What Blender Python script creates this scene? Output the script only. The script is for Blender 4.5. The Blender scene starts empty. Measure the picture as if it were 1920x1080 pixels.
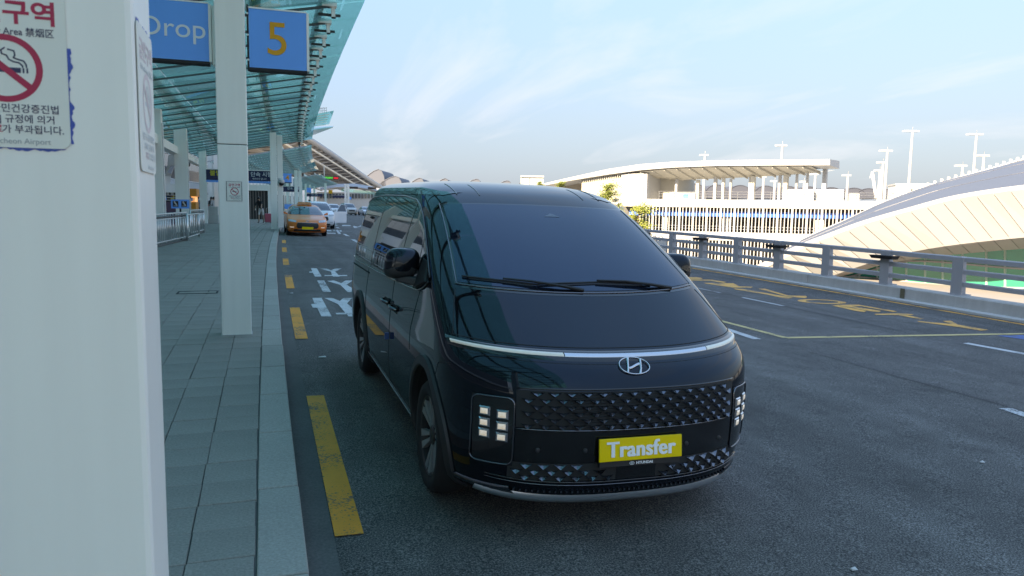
import bpy, bmesh, math, random
import numpy as np
from mathutils import Vector, Matrix

random.seed(11)
S = bpy.context.scene
COL = S.collection
R = math.radians

# ------------------------------------------------------------------ camera
FPX, PITCH, ROLL, YAW, CAMZ = 1397.446, 0.107, 0.0155, 0.324262, 1.85168
_fw = Vector((math.sin(YAW) * math.cos(PITCH), math.cos(YAW) * math.cos(PITCH), -math.sin(PITCH)))
_ri = Vector((math.cos(YAW), -math.sin(YAW), 0))
_dn = -_ri.cross(_fw)
CR = _ri * math.cos(ROLL) - _dn * math.sin(ROLL)
CD = _ri * math.sin(ROLL) + _dn * math.cos(ROLL)
cam_data = bpy.data.cameras.new('camera')
cam = bpy.data.objects.new('camera', cam_data)
COL.objects.link(cam)
cam.matrix_world = Matrix(((CR.x, -CD.x, -_fw.x, 0), (CR.y, -CD.y, -_fw.y, 0), (CR.z, -CD.z, -_fw.z, CAMZ), (0, 0, 0, 1)))
cam_data.sensor_width = 36.0
cam_data.lens = FPX / 1920 * 36
cam_data.clip_start = 0.05
cam_data.clip_end = 6000
cam_data.dof.use_dof = True
cam_data.dof.focus_distance = 4.6
cam_data.dof.aperture_fstop = 10.0
S.camera = cam

# ------------------------------------------------------------------ sky and sun
SUN_EL, SUN_DIR = 30.0, Vector((-0.86, -0.51, 0)).normalized()     # horizontal direction towards the sun
world = bpy.data.worlds.new('World')
S.world = world
world.use_nodes = True
wn, wl = world.node_tree.nodes, world.node_tree.links
wn.clear()
wo = wn.new('ShaderNodeOutputWorld')
wb = wn.new('ShaderNodeBackground')
wb.inputs['Strength'].default_value = 0.068
sky = wn.new('ShaderNodeTexSky')
sky.sky_type = 'NISHITA'
sky.sun_disc = False
sky.sun_elevation = R(SUN_EL)
sky.sun_rotation = math.atan2(SUN_DIR.x, SUN_DIR.y)
sky.air_density = 1.0
sky.dust_density = 0.8
sky.ozone_density = 1.2
tc = wn.new('ShaderNodeTexCoord')
sep = wn.new('ShaderNodeSeparateXYZ')
wl.new(tc.outputs['Generated'], sep.inputs[0])
def wmath(op, a, b=None, c=None):
    n = wn.new('ShaderNodeMath'); n.operation = op
    for i, v in enumerate((a, b, c)):
        if v is None: continue
        if isinstance(v, (int, float)): n.inputs[i].default_value = v
        else: wl.new(v, n.inputs[i])
    return n.outputs[0]
# thin high cloud on a flat layer above the place: direction divided by its height
zc = wmath('ADD', wmath('MAXIMUM', sep.outputs['Z'], 0.0), 0.10)
cx = wmath('DIVIDE', sep.outputs['X'], zc)
cy = wmath('DIVIDE', sep.outputs['Y'], zc)
comb = wn.new('ShaderNodeCombineXYZ')
wl.new(cx, comb.inputs[0]); wl.new(cy, comb.inputs[1])
mp = wn.new('ShaderNodeMapping')
mp.inputs['Rotation'].default_value = (0, 0, R(-32))
mp.inputs['Scale'].default_value = (0.55, 0.20, 1)
mp.inputs['Location'].default_value = (2.1, 0.35, 0)
wl.new(comb.outputs[0], mp.inputs[0])
nz = wn.new('ShaderNodeTexNoise')
nz.inputs['Scale'].default_value = 1.9
nz.inputs['Detail'].default_value = 7
nz.inputs['Roughness'].default_value = 0.56
nz.inputs['Distortion'].default_value = 0.7
wl.new(mp.outputs[0], nz.inputs['Vector'])
rp = wn.new('ShaderNodeValToRGB')
rp.color_ramp.elements[0].position = 0.52
rp.color_ramp.elements[1].position = 0.70
wl.new(nz.outputs['Fac'], rp.inputs[0])
# a thin even veil over the clear sky, thicker towards the horizon
hz = wmath('POWER', wmath('SUBTRACT', 1.0, wmath('MINIMUM', wmath('MAXIMUM', sep.outputs['Z'], 0.0), 1.0)), 2.3)
mh = wn.new('ShaderNodeMix'); mh.data_type = 'RGBA'
wl.new(wmath('MULTIPLY_ADD', hz, 0.25, 0.71), mh.inputs['Factor'])
wl.new(sky.outputs[0], mh.inputs['A'])
vc = wn.new('ShaderNodeMix'); vc.data_type = 'RGBA'
wl.new(hz, vc.inputs['Factor'])
vc.inputs['A'].default_value = (0.42, 1.48, 4.0, 1)
vc.inputs['B'].default_value = (0.43, 0.80, 1.56, 1)
wl.new(vc.outputs['Result'], mh.inputs['B'])
mx = wn.new('ShaderNodeMix'); mx.data_type = 'RGBA'
wl.new(wmath('MULTIPLY', rp.outputs['Color'], 0.42), mx.inputs['Factor'])
wl.new(mh.outputs['Result'], mx.inputs['A'])
mx.inputs['B'].default_value = (1.4, 1.9, 2.95, 1)
wl.new(mx.outputs['Result'], wb.inputs['Color'])
wl.new(wb.outputs[0], wo.inputs['Surface'])

sun_data = bpy.data.lights.new('sun', 'SUN')
sun_data.energy = 2.0
sun_data.angle = R(0.53)
sun_data.color = (0.95, 0.975, 1.0)
sun = bpy.data.objects.new('sun', sun_data)
COL.objects.link(sun)
_sd = Vector((SUN_DIR.x * math.cos(R(SUN_EL)), SUN_DIR.y * math.cos(R(SUN_EL)), math.sin(R(SUN_EL))))
sun.rotation_euler = _sd.to_track_quat('Z', 'Y').to_euler()

S.view_settings.view_transform = 'Standard'
S.view_settings.look = 'None'
S.view_settings.exposure = 3.05
S.view_settings.gamma = 1.0
S.view_settings.use_white_balance = True          # the phone balanced for the blue shade
S.view_settings.white_balance_temperature = 12300
S.view_settings.white_balance_tint = 14
S.view_settings.use_curve_mapping = False
S.cycles.max_bounces = 10
S.cycles.transparent_max_bounces = 24
S.cycles.caustics_reflective = False
S.cycles.caustics_refractive = False

# ------------------------------------------------------------------ placing helpers
def long_(y): return 0.55 * (1 - math.exp(-max(y, -10) / 28))
def gz(x, y):                                  # height of the road: rises away, falls towards the parapet
    return long_(y) - 0.022 * min(max(x - 0.17, 0), 22)
def kx(y):                                     # line of the kerb's road edge
    y = max(y, 0)
    return 0.17 + 0.00043 * y * y + 0.00022 * max(0, y - 35) ** 2
def pav(y): return long_(y) + 0.15             # height of the pavement
def at(u, v, Y):                               # point seen at (u, v) of the 1920 x 1080 photograph, Y metres along the road
    d = _fw + CR * ((u - 960) / FPX) + CD * ((v - 540) / FPX)
    return Vector((0, 0, CAMZ)) + d * (Y / d.y)
def atx(u, v, X):
    d = _fw + CR * ((u - 960) / FPX) + CD * ((v - 540) / FPX)
    return Vector((0, 0, CAMZ)) + d * (X / d.x)

# ------------------------------------------------------------------ mesh helpers
class MB:
    def __init__(s): s.v = []; s.f = []; s.m = []; s.cm = 0
    def vv(s, p): s.v.append(tuple(p)); return len(s.v) - 1
    def face(s, ids): s.f.append(tuple(ids)); s.m.append(s.cm)
    def poly(s, pts): s.face([s.vv(p) for p in pts]); return s
    def box(s, x0, x1, y0, y1, z0, z1):
        b = len(s.v)
        for z in (z0, z1):
            for x, y in ((x0, y0), (x1, y0), (x1, y1), (x0, y1)): s.v.append((x, y, z))
        for f in ((0, 3, 2, 1), (4, 5, 6, 7), (0, 1, 5, 4), (1, 2, 6, 5), (2, 3, 7, 6), (3, 0, 4, 7)): s.face([b + i for i in f])
        return s
    def hexa(s, bot, top):                     # two rings of the same count, bottom and top
        n = len(bot); b = len(s.v)
        for p in list(bot) + list(top): s.v.append(tuple(p))
        s.face([b + i for i in reversed(range(n))]); s.face([b + n + i for i in range(n)])
        for i in range(n):
            j = (i + 1) % n; s.face((b + i, b + j, b + n + j, b + n + i))
        return s
    def bar(s, p, q, w, h, up=(0, 0, 1)):
        p, q, up = Vector(p), Vector(q), Vector(up)
        d = (q - p).normalized(); sd = d.cross(up)
        if sd.length < 1e-4: sd = d.cross(Vector((1, 0, 0)))
        sd.normalize(); u = sd.cross(d)
        a, b = sd * w / 2, u * h / 2
        return s.hexa([p - a - b, p + a - b, p + a + b, p - a + b], [q - a - b, q + a - b, q + a + b, q - a + b])
    def tube(s, pts, r, n=8, cap=True, closed=False):
        pts = [Vector(p) for p in pts]; N = len(pts); rings = []
        rr = r if isinstance(r, (list, tuple)) else [r] * N
        ref = None
        for i, p in enumerate(pts):
            if closed: t = pts[(i + 1) % N] - pts[i - 1]
            else: t = pts[min(i + 1, N - 1)] - pts[max(i - 1, 0)]
            t.normalize()
            if ref is None:
                ref = t.orthogonal().normalized()
            ref = (ref - t * ref.dot(t))
            if ref.length < 1e-6: ref = t.orthogonal()
            ref.normalize(); bi = t.cross(ref)
            rings.append([s.vv(p + (ref * math.cos(2 * math.pi * k / n) + bi * math.sin(2 * math.pi * k / n)) * rr[i]) for k in range(n)])
        for i in range(N if closed else N - 1):
            a, b = rings[i], rings[(i + 1) % N]
            for k in range(n): s.face((a[k], a[(k + 1) % n], b[(k + 1) % n], b[k]))
        if cap and not closed:
            s.face(list(reversed(rings[0]))); s.face(rings[-1])
        return s
    def lathe(s, prof, n=24, axis='z', c=(0, 0, 0), closed=False, cap=True):
        rings = []
        for r, h in prof:
            ring = []
            for k in range(n):
                a = 2 * math.pi * k / n; ca, sa = math.cos(a) * r, math.sin(a) * r
                p = {'z': (ca, sa, h), 'x': (h, ca, sa), 'y': (sa, h, ca)}[axis]
                ring.append(s.vv((p[0] + c[0], p[1] + c[1], p[2] + c[2])))
            rings.append(ring)
        m = len(rings)
        for i in range(m if closed else m - 1):
            a, b = rings[i], rings[(i + 1) % m]
            for k in range(n): s.face((a[k], a[(k + 1) % n], b[(k + 1) % n], b[k]))
        if not closed and cap:
            s.face(list(reversed(rings[0]))); s.face(rings[-1])
        return s
    def grid(s, P, flip=False):                # rows of points
        ids = [[s.vv(p) for p in row] for row in P]
        for i in range(len(ids) - 1):
            for j in range(len(ids[i]) - 1):
                f = (ids[i][j], ids[i][j + 1], ids[i + 1][j + 1], ids[i + 1][j])
                s.face(f[::-1] if flip else f)
        return s
    def mesh(s, name, mats, smooth=False, ang=None):
        me = bpy.data.meshes.new(name)
        me.from_pydata(s.v, [], s.f)
        for m in (mats if isinstance(mats, (list, tuple)) else [mats]): me.materials.append(m)
        if any(s.m): me.polygons.foreach_set('material_index', s.m)
        bm = bmesh.new(); bm.from_mesh(me)
        bmesh.ops.recalc_face_normals(bm, faces=bm.faces); bm.to_mesh(me); bm.free()
        if smooth or ang:
            me.polygons.foreach_set('use_smooth', [True] * len(me.polygons))
            if ang: me.set_sharp_from_angle(angle=R(ang))
        me.update()
        return me
    def build(s, name, mats, parent=None, smooth=False, ang=None, bevel=0):
        me = s.mesh(name, mats, smooth, ang)
        o = link(name, me, parent)
        if bevel:
            b = o.modifiers.new('bevel', 'BEVEL'); b.width = bevel; b.segments = 2; b.limit_method = 'ANGLE'; b.angle_limit = R(40)
        return o

def link(name, data, parent=None, loc=None, rot=None):
    o = bpy.data.objects.new(name, data); COL.objects.link(o)
    if parent is not None: o.parent = parent
    if loc is not None: o.location = loc
    if rot is not None: o.rotation_euler = rot
    return o
def tag(o, label, cat, group=None):
    o['label'] = label; o['category'] = cat
    if group: o['group'] = group
    return o
def struct(o): o['kind'] = 'structure'; return o
def stuff(o): o['kind'] = 'stuff'; return o
def thing(name, label, cat, loc=(0, 0, 0), rot=(0, 0, 0), group=None):
    o = link(name, None, None, loc, rot); o.empty_display_size = 0.2
    return tag(o, label, cat, group)
def copy_tree(o, parent=None):
    c = o.copy(); COL.objects.link(c)
    if parent is not None: c.parent = parent; c.matrix_parent_inverse = o.matrix_parent_inverse
    for ch in list(o.children): copy_tree(ch, c)
    return c
def text(name, body, size, mat, parent, mw, align='CENTER', bold=0.0, depth=0.001, sx=1.0, shear=0.0, spacing=1.0, fat=0.0):
    c = bpy.data.curves.new(name, 'FONT'); c.body = body; c.size = size; c.align_x = align; c.align_y = 'CENTER'
    c.extrude = depth; c.offset = bold; c.shear = shear; c.space_character = spacing; c.resolution_u = 6
    t = bpy.data.objects.new(name, c); COL.objects.link(t)
    dg = bpy.context.evaluated_depsgraph_get()
    me = bpy.data.meshes.new_from_object(t.evaluated_get(dg))
    bpy.data.objects.remove(t); bpy.data.curves.remove(c)
    me.materials.clear(); me.materials.append(mat)
    if fat:                                          # heavier strokes: three casts side by side, each a hair deeper
        bm = bmesh.new()
        for i, d in enumerate((-fat, 0, fat)):
            mc = me.copy(); mc.transform(Matrix.Translation((d, 0, -.0004 * i))); bm.from_mesh(mc); bpy.data.meshes.remove(mc)
        bm.to_mesh(me); bm.free()
    me.transform(mw @ Matrix.Diagonal((sx, 1, 1, 1)))
    o = link(name, me, parent)
    return o
def facing_minus_y(x, y, z):                    # text frame: reads along +X, faces -Y
    return Matrix.Translation((x, y, z)) @ Matrix.Rotation(R(90), 4, 'X')

# ------------------------------------------------------------------ materials
def mat(name, base, rough=0.5, metal=0.0, var=0.0, vscale=3.0, bump=0.0, bscale=40.0, spec=0.5, coat=0.0, emis=None, estr=0.0, rvar=0.0, objvar=0.0, streak=0.0, alpha=None, speck=0.0, sscale=150.0):
    m = bpy.data.materials.new(name); m.use_nodes = True
    nt = m.node_tree; N, L = nt.nodes, nt.links
    b = N['Principled BSDF']
    col = tuple(base) + (1,)
    b.inputs['Base Color'].default_value = col
    b.inputs['Roughness'].default_value = rough
    b.inputs['Metallic'].default_value = metal
    b.inputs['Specular IOR Level'].default_value = spec
    b.inputs['Coat Weight'].default_value = coat
    b.inputs['Coat Roughness'].default_value = 0.02
    if emis:
        b.inputs['Emission Color'].default_value = tuple(emis) + (1,); b.inputs['Emission Strength'].default_value = estr
    tcn = N.new('ShaderNodeTexCoord')
    def noise(sc, det=5, ro=0.55, vec=None):
        n = N.new('ShaderNodeTexNoise'); n.inputs['Scale'].default_value = sc; n.inputs['Detail'].default_value = det; n.inputs['Roughness'].default_value = ro
        L.new(vec or tcn.outputs['Object'], n.inputs['Vector']); return n.outputs['Fac']
    def mth(op, a, c):
        n = N.new('ShaderNodeMath'); n.operation = op
        for i, v in enumerate((a, c)):
            if isinstance(v, (int, float)): n.inputs[i].default_value = v
            else: L.new(v, n.inputs[i])
        return n.outputs[0]
    fac = None
    def addf(f):
        nonlocal fac
        fac = f if fac is None else mth('MULTIPLY', fac, f)
    if var: addf(mth('ADD', mth('MULTIPLY', noise(vscale), 2 * var), 1 - var))
    if streak:
        mpn = N.new('ShaderNodeMapping'); mpn.inputs['Scale'].default_value = (9, 9, 0.5); L.new(tcn.outputs['Object'], mpn.inputs[0])
        addf(mth('ADD', mth('MULTIPLY', noise(1.0, 4, 0.6, mpn.outputs[0]), 2 * streak), 1 - streak))
    if speck: addf(mth('ADD', mth('MULTIPLY', noise(sscale, 2, 0.7), 2 * speck), 1 - speck))
    if objvar:
        oi = N.new('ShaderNodeObjectInfo'); addf(mth('ADD', mth('MULTIPLY', oi.outputs['Random'], 2 * objvar), 1 - objvar))
    if fac is not None:
        vm = N.new('ShaderNodeVectorMath'); vm.operation = 'SCALE'; vm.inputs[0].default_value = base
        L.new(fac, vm.inputs['Scale']); L.new(vm.outputs[0], b.inputs['Base Color'])
    if rvar: L.new(mth('ADD', mth('MULTIPLY', noise(vscale * 2.3), 2 * rvar), rough - rvar), b.inputs['Roughness'])
    if bump:
        bn = N.new('ShaderNodeBump'); bn.inputs['Strength'].default_value = bump; bn.inputs['Distance'].default_value = 0.01
        L.new(noise(bscale, 4), bn.inputs['Height']); L.new(bn.outputs[0], b.inputs['Normal'])
    return m
def glass(name, tint, ior=1.5, rough=0.0, veil=0.0):
    m = bpy.data.materials.new(name); m.use_nodes = True
    N, L = m.node_tree.nodes, m.node_tree.links; N.clear()
    o = N.new('ShaderNodeOutputMaterial'); t = N.new('ShaderNodeBsdfTransparent'); gl = N.new('ShaderNodeBsdfGlossy'); mxs = N.new('ShaderNodeMixShader')
    lw = N.new('ShaderNodeLayerWeight'); lw.inputs['Blend'].default_value = 0.5
    pw = N.new('ShaderNodeMath'); pw.operation = 'POWER'; pw.inputs[1].default_value = 5.0; L.new(lw.outputs['Facing'], pw.inputs[0])
    ma = N.new('ShaderNodeMath'); ma.operation = 'MULTIPLY_ADD'; ma.inputs[1].default_value = 0.96; ma.inputs[2].default_value = ((ior - 1) / (ior + 1)) ** 2; L.new(pw.outputs[0], ma.inputs[0])
    t.inputs['Color'].default_value = tuple(c ** .5 for c in tint) + (1,); gl.inputs['Roughness'].default_value = rough
    L.new(ma.outputs[0], mxs.inputs[0]); L.new(t.outputs[0], mxs.inputs[1]); L.new(gl.outputs[0], mxs.inputs[2]); L.new(mxs.outputs[0], o.inputs['Surface'])
    if veil:                                       # translucent teal film, added so the pane glows with light from above
        df = N.new('ShaderNodeBsdfTranslucent'); df.inputs['Color'].default_value = (0.34, 0.78, 0.70, 1); m2 = N.new('ShaderNodeMixShader'); m2.inputs[0].default_value = veil
        L.new(mxs.outputs[0], m2.inputs[1]); L.new(df.outputs[0], m2.inputs[2]); L.new(m2.outputs[0], o.inputs['Surface'])
    return m

def asphalt_mat():
    m = bpy.data.materials.new('asphalt'); m.use_nodes = True
    N, L = m.node_tree.nodes, m.node_tree.links; b = N['Principled BSDF']
    t = N.new('ShaderNodeTexCoord')
    n1 = N.new('ShaderNodeTexNoise'); n1.inputs['Scale'].default_value = 100; n1.inputs['Detail'].default_value = 3; n1.inputs['Roughness'].default_value = 0.75
    n2 = N.new('ShaderNodeTexNoise'); n2.inputs['Scale'].default_value = 0.6; n2.inputs['Detail'].default_value = 6; n2.inputs['Roughness'].default_value = 0.6
    mpn = N.new('ShaderNodeMapping'); mpn.inputs['Scale'].default_value = (2.2, 0.12, 1)
    n4 = N.new('ShaderNodeTexNoise'); n4.inputs['Scale'].default_value = 3.1; n4.inputs['Detail'].default_value = 8; n4.inputs['Roughness'].default_value = 0.7; L.new(t.outputs['Object'], n4.inputs['Vector'])
    n3 = N.new('ShaderNodeTexNoise'); n3.inputs['Scale'].default_value = 1.0; n3.inputs['Detail'].default_value = 4
    L.new(t.outputs['Object'], n1.inputs['Vector']); L.new(t.outputs['Object'], n2.inputs['Vector']); L.new(t.outputs['Object'], mpn.inputs[0]); L.new(mpn.outputs[0], n3.inputs['Vector'])
    r1 = N.new('ShaderNodeValToRGB'); r1.color_ramp.elements[0].position = 0.38; r1.color_ramp.elements[0].color = (0.026, 0.025, 0.025, 1)
    r1.color_ramp.elements[1].position = 0.66; r1.color_ramp.elements[1].color = (0.26, 0.245, 0.23, 1)
    e = r1.color_ramp.elements.new(0.5); e.color = (0.096, 0.090, 0.085, 1)
    L.new(n1.outputs['Fac'], r1.inputs[0])
    def mth(op, a, c):
        n = N.new('ShaderNodeMath'); n.operation = op
        for i, v in enumerate((a, c)):
            if isinstance(v, (int, float)): n.inputs[i].default_value = v
            else: L.new(v, n.inputs[i])
        return n.outputs[0]
    f = mth('MULTIPLY', mth('ADD', mth('MULTIPLY', n2.outputs['Fac'], 1.3), 0.35), mth('ADD', mth('MULTIPLY', n3.outputs['Fac'], 1.0), 0.5))
    f = mth('MULTIPLY', f, mth('ADD', mth('MULTIPLY', n4.outputs['Fac'], 0.8), 0.6))
    n5 = N.new('ShaderNodeTexNoise'); n5.inputs['Scale'].default_value = 1.7; n5.inputs['Detail'].default_value = 5; n5.inputs['Roughness'].default_value = 0.65; L.new(t.outputs['Object'], n5.inputs['Vector'])
    r5 = N.new('ShaderNodeValToRGB'); r5.color_ramp.elements[0].position = 0.60; r5.color_ramp.elements[1].position = 0.70; L.new(n5.outputs['Fac'], r5.inputs[0])     # drips and stains
    f = mth('MULTIPLY', f, mth('SUBTRACT', 1.0, mth('MULTIPLY', r5.outputs['Color'], 0.28)))
    vm = N.new('ShaderNodeVectorMath'); vm.operation = 'SCALE'; L.new(r1.outputs[0], vm.inputs[0]); L.new(f, vm.inputs['Scale']); L.new(vm.outputs[0], b.inputs['Base Color'])
    b.inputs['Roughness'].default_value = 0.78
    b.inputs['Specular IOR Level'].default_value = 0.25
    bn = N.new('ShaderNodeBump'); bn.inputs['Strength'].default_value = 0.55; bn.inputs['Distance'].default_value = 0.006
    L.new(n1.outputs['Fac'], bn.inputs['Height']); L.new(bn.outputs[0], b.inputs['Normal'])
    return m
def paint_mark(name, base, wear=0.5):              # worn road paint: the asphalt shows through where the film has gone
    m = mat(name, base, 0.7, var=0.2, vscale=4, bump=0.3, bscale=70)
    N, L = m.node_tree.nodes, m.node_tree.links; b = N['Principled BSDF']
    src = b.inputs['Base Color'].links[0].from_socket
    t = N.new('ShaderNodeTexCoord'); n1 = N.new('ShaderNodeTexNoise'); n1.inputs['Scale'].default_value = 48; n1.inputs['Detail'].default_value = 4; n1.inputs['Roughness'].default_value = 0.8
    n2 = N.new('ShaderNodeTexNoise'); n2.inputs['Scale'].default_value = 2.6; n2.inputs['Detail'].default_value = 3
    L.new(t.outputs['Object'], n1.inputs['Vector']); L.new(t.outputs['Object'], n2.inputs['Vector'])
    ad = N.new('ShaderNodeMath'); ad.operation = 'MULTIPLY_ADD'; ad.inputs[1].default_value = 0.75; L.new(n2.outputs['Fac'], ad.inputs[0]); L.new(n1.outputs['Fac'], ad.inputs[2])
    r = N.new('ShaderNodeValToRGB'); r.color_ramp.elements[0].position = 0.98 - wear * .12; r.color_ramp.elements[1].position = 1.16 - wear * .12
    L.new(ad.outputs[0], r.inputs[0])
    mxn = N.new('ShaderNodeMix'); mxn.data_type = 'RGBA'; L.new(r.outputs[0], mxn.inputs['Factor']); L.new(src, mxn.inputs['A']); mxn.inputs['B'].default_value = (.09, .085, .08, 1)
    L.new(mxn.outputs['Result'], b.inputs['Base Color'])
    return m

M = {}
M['asphalt'] = asphalt_mat()
M['pav'] = mat('granite_paver', (0.275, 0.245, 0.215), 0.8, var=0.26, vscale=1.3, speck=0.5, sscale=70, bump=0.25, bscale=90, objvar=0.06)
M['bed'] = mat('joint_sand', (0.11, 0.105, 0.10), 0.95, var=0.3, vscale=8)
M['kerb'] = mat('granite_kerb', (0.355, 0.32, 0.285), 0.75, var=0.16, vscale=1.8, speck=0.4, sscale=70, bump=0.2, bscale=90, objvar=0.06)
M['ypaint'] = paint_mark('yellow_road_paint', (0.98, 0.30, 0.03))  # yellow reddened to offset the green canopy light on the dashes
M['ylet'] = paint_mark('open_sky_yellow_paint', (0.92, 0.40, 0.085), 0.45)  # copy of the same yellow, toned for road outside the canopy light
M['wpaint'] = paint_mark('white_road_paint', (0.55, 0.56, 0.56))
M['bpaint'] = paint_mark('blue_road_paint', (0.05, 0.15, 0.38))
M['white'] = mat('white_coated_steel', (0.88, 0.86, 0.80), 0.42, var=0.05, vscale=1.2, streak=0.08, rvar=0.08)
M['whiteb'] = mat('white_paint', (0.55, 0.55, 0.54), 0.5, var=0.05, vscale=0.8)
M['cream'] = mat('cream_panel', (0.195, 0.197, 0.198), 0.5, var=0.04, vscale=0.7, objvar=0.035)
M['dark'] = mat('dark_gap', (0.02, 0.021, 0.022), 0.8, var=0.2)
M['black'] = mat('black_plastic', (0.012, 0.012, 0.013), 0.5, var=0.2, vscale=10)
M['steel'] = mat('brushed_steel', (0.55, 0.56, 0.57), 0.28, metal=1.0, var=0.1, vscale=12)
M['gsteel'] = mat('grey_painted_steel', (0.38, 0.39, 0.41), 0.5, var=0.12, vscale=2.5, streak=0.08)
M['conc'] = mat('concrete', (0.46, 0.46, 0.44), 0.85, var=0.2, vscale=1.6, streak=0.16, bump=0.2, bscale=30, speck=0.1, sscale=60)
M['canopy'] = glass('canopy_glass', (0.30, 0.92, 0.80), 1.75, 0.0, veil=0.15)
M['fglass'] = mat('facade_glass', (0.05, 0.07, 0.085), 0.06, spec=0.9, var=0.3, vscale=0.2)
M['gglass'] = mat('green_facade_glass', (0.0, 0.25, 0.17), 0.05, spec=0.8, var=0.35, vscale=0.25)
M['sblue'] = mat('blue_sign_face', (0.02, 0.36, 0.88), 0.4, var=0.04)
M['syellow'] = mat('orange_sign_figure', (0.82, 0.33, 0.006), 0.5)
M['swhite'] = mat('white_sign_figure', (0.72, 0.78, 0.80), 0.5)
M['navy'] = mat('navy_banner', (0.016, 0.022, 0.075), 0.6, var=0.1)
M['poster'] = mat('poster_sheet', (0.80, 0.79, 0.72), 0.55, var=0.04, vscale=8)
M['pred'] = mat('red_print', (0.55, 0.02, 0.07), 0.55, var=0.06, vscale=20)
M['pnavy'] = mat('dark_print', (0.03, 0.035, 0.09), 0.6)
M['pgrey'] = mat('grey_print', (0.33, 0.36, 0.38), 0.6)
M['pblue'] = mat('torn_blue_tape', (0.03, 0.10, 0.42), 0.6, var=0.3, vscale=60)

# ================================================================== the setting: ground, road, pavement
def ribbon(xa, xb, ys, zf, nx=1):                  # strip between two curves along the road
    return [[(xa(y) + (xb(y) - xa(y)) * i / nx, y, zf(xa(y) + (xb(y) - xa(y)) * i / nx, y)) for i in range(nx + 1)] for y in ys]
YS = [-30 + 2.5 * i for i in range(93)]            # -30 .. 200
PARX = 13.55                                       # parapet's road face
def parx(y): return PARX + (0.00043 * max(0, y - 20) ** 2 + 0.00022 * max(0, y - 55) ** 2)
terrain = MB().poly([(-3000, -3000, -9.5), (3000, -3000, -9.5), (3000, 3000, -9.5), (-3000, 3000, -9.5)])
M['terrain'] = mat('far_ground', (0.36, 0.35, 0.32), 0.95, var=0.2, vscale=0.02)
struct(terrain.build('ground', M['terrain']))
rd = MB().grid(ribbon(lambda y: kx(y) - 0.25, lambda y: parx(y) + 0.05, YS, gz, 12))
struct(rd.build('road', M['asphalt'], smooth=True))
# road deck's outer side below the parapet
dk = MB().grid([[(parx(y) + 0.05, y, gz(13.6, y) - 0.02) for y in YS], [(parx(y) + 0.55, y, gz(13.6, y) - 0.02) for y in YS], [(parx(y) + 0.55, y, -2.6) for y in YS], [(parx(y) - 3, y, -3.0) for y in YS]])
struct(dk.build('road_deck_edge', M['conc']))

bedm = MB().grid(ribbon(lambda y: -12.5 + kx(y), lambda y: kx(y) - 0.10, YS, lambda x, y: pav(y) - 0.012))
pavement = struct(bedm.build('pavement', M['bed']))
# granite pavers: the nearest as single pieces, the rest joined
PW, PL = 0.30, 0.33
pm = MB().hexa([(-.1475, -.1625, -.05), (.1475, -.1625, -.05), (.1475, .1625, -.05), (-.1475, .1625, -.05)], [(-.1475, -.1625, -.003), (.1475, -.1625, -.003), (.1475, .1625, -.003), (-.1475, .1625, -.003)])
t4 = [(-.1450, -.160, 0), (.1450, -.160, 0), (.1450, .160, 0), (-.1450, .160, 0)]
pm.f.pop(1); pm.m.pop(1)
b4 = [pm.vv(p) for p in t4]; pm.face(b4)
for i in range(4): j = (i + 1) % 4; pm.face((4 + i, 4 + j, b4[j], b4[i]))
paver_me = pm.mesh('paver', M['pav'])
rest = MB(); npav = 0
rows = int(70 / PL)
for r in range(rows):
    y = -9 + (r + 0.5) * PL
    for c in range(38):
        xo = -0.235 - (c + 0.5) * PW
        x = kx(y) + xo + (0.0 if r % 2 == 0 else 0.0)
        dz = random.uniform(-0.0025, 0.002)
        if 2.7 < y < 19.6 and x > -0.152 * y - 0.22 and npav < 300:
            o = link('paver', paver_me, pavement, (x + random.uniform(-.003, .003), y + random.uniform(-.004, .004), pav(y) + dz), (0.55 / 28 * math.exp(-y / 28), random.uniform(-.003, .003), random.uniform(-.006, .006)))
            npav += 1
        else:
            s1 = 0.55 / 28 * math.exp(-max(y, -10) / 28) * PL / 2; z = pav(y) + dz
            rest.hexa([(x - .145, y - .16, z - .03), (x + .145, y - .16, z - .03), (x + .145, y + .16, z - .03), (x - .145, y + .16, z - .03)],
                      [(x - .145, y - .16, z - s1), (x + .145, y - .16, z - s1), (x + .145, y + .16, z + s1), (x - .145, y + .16, z + s1)])
stuff(rest.build('paver_field', M['pav'], pavement))
fl = MB().grid(ribbon(lambda y: -12.5 + kx(y), lambda y: kx(y) - 0.24, [60 + 5 * i for i in range(29)], lambda x, y: pav(y) + 0.004))
fl.build('far_paving', M['pav'], pavement)
cv = MB()
for (x0, x1, y0, y1) in ((-1.36, -0.72, 13.62, 13.655), (-1.36, -0.72, 13.27, 13.305), (-1.36, -1.33, 13.305, 13.62), (-0.75, -0.72, 13.305, 13.62)): cv.box(x0, x1, y0, y1, pav(13.4) - .02, pav(13.4) + .006)
cv.build('access_cover_frame', M['dark'], pavement)
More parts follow.
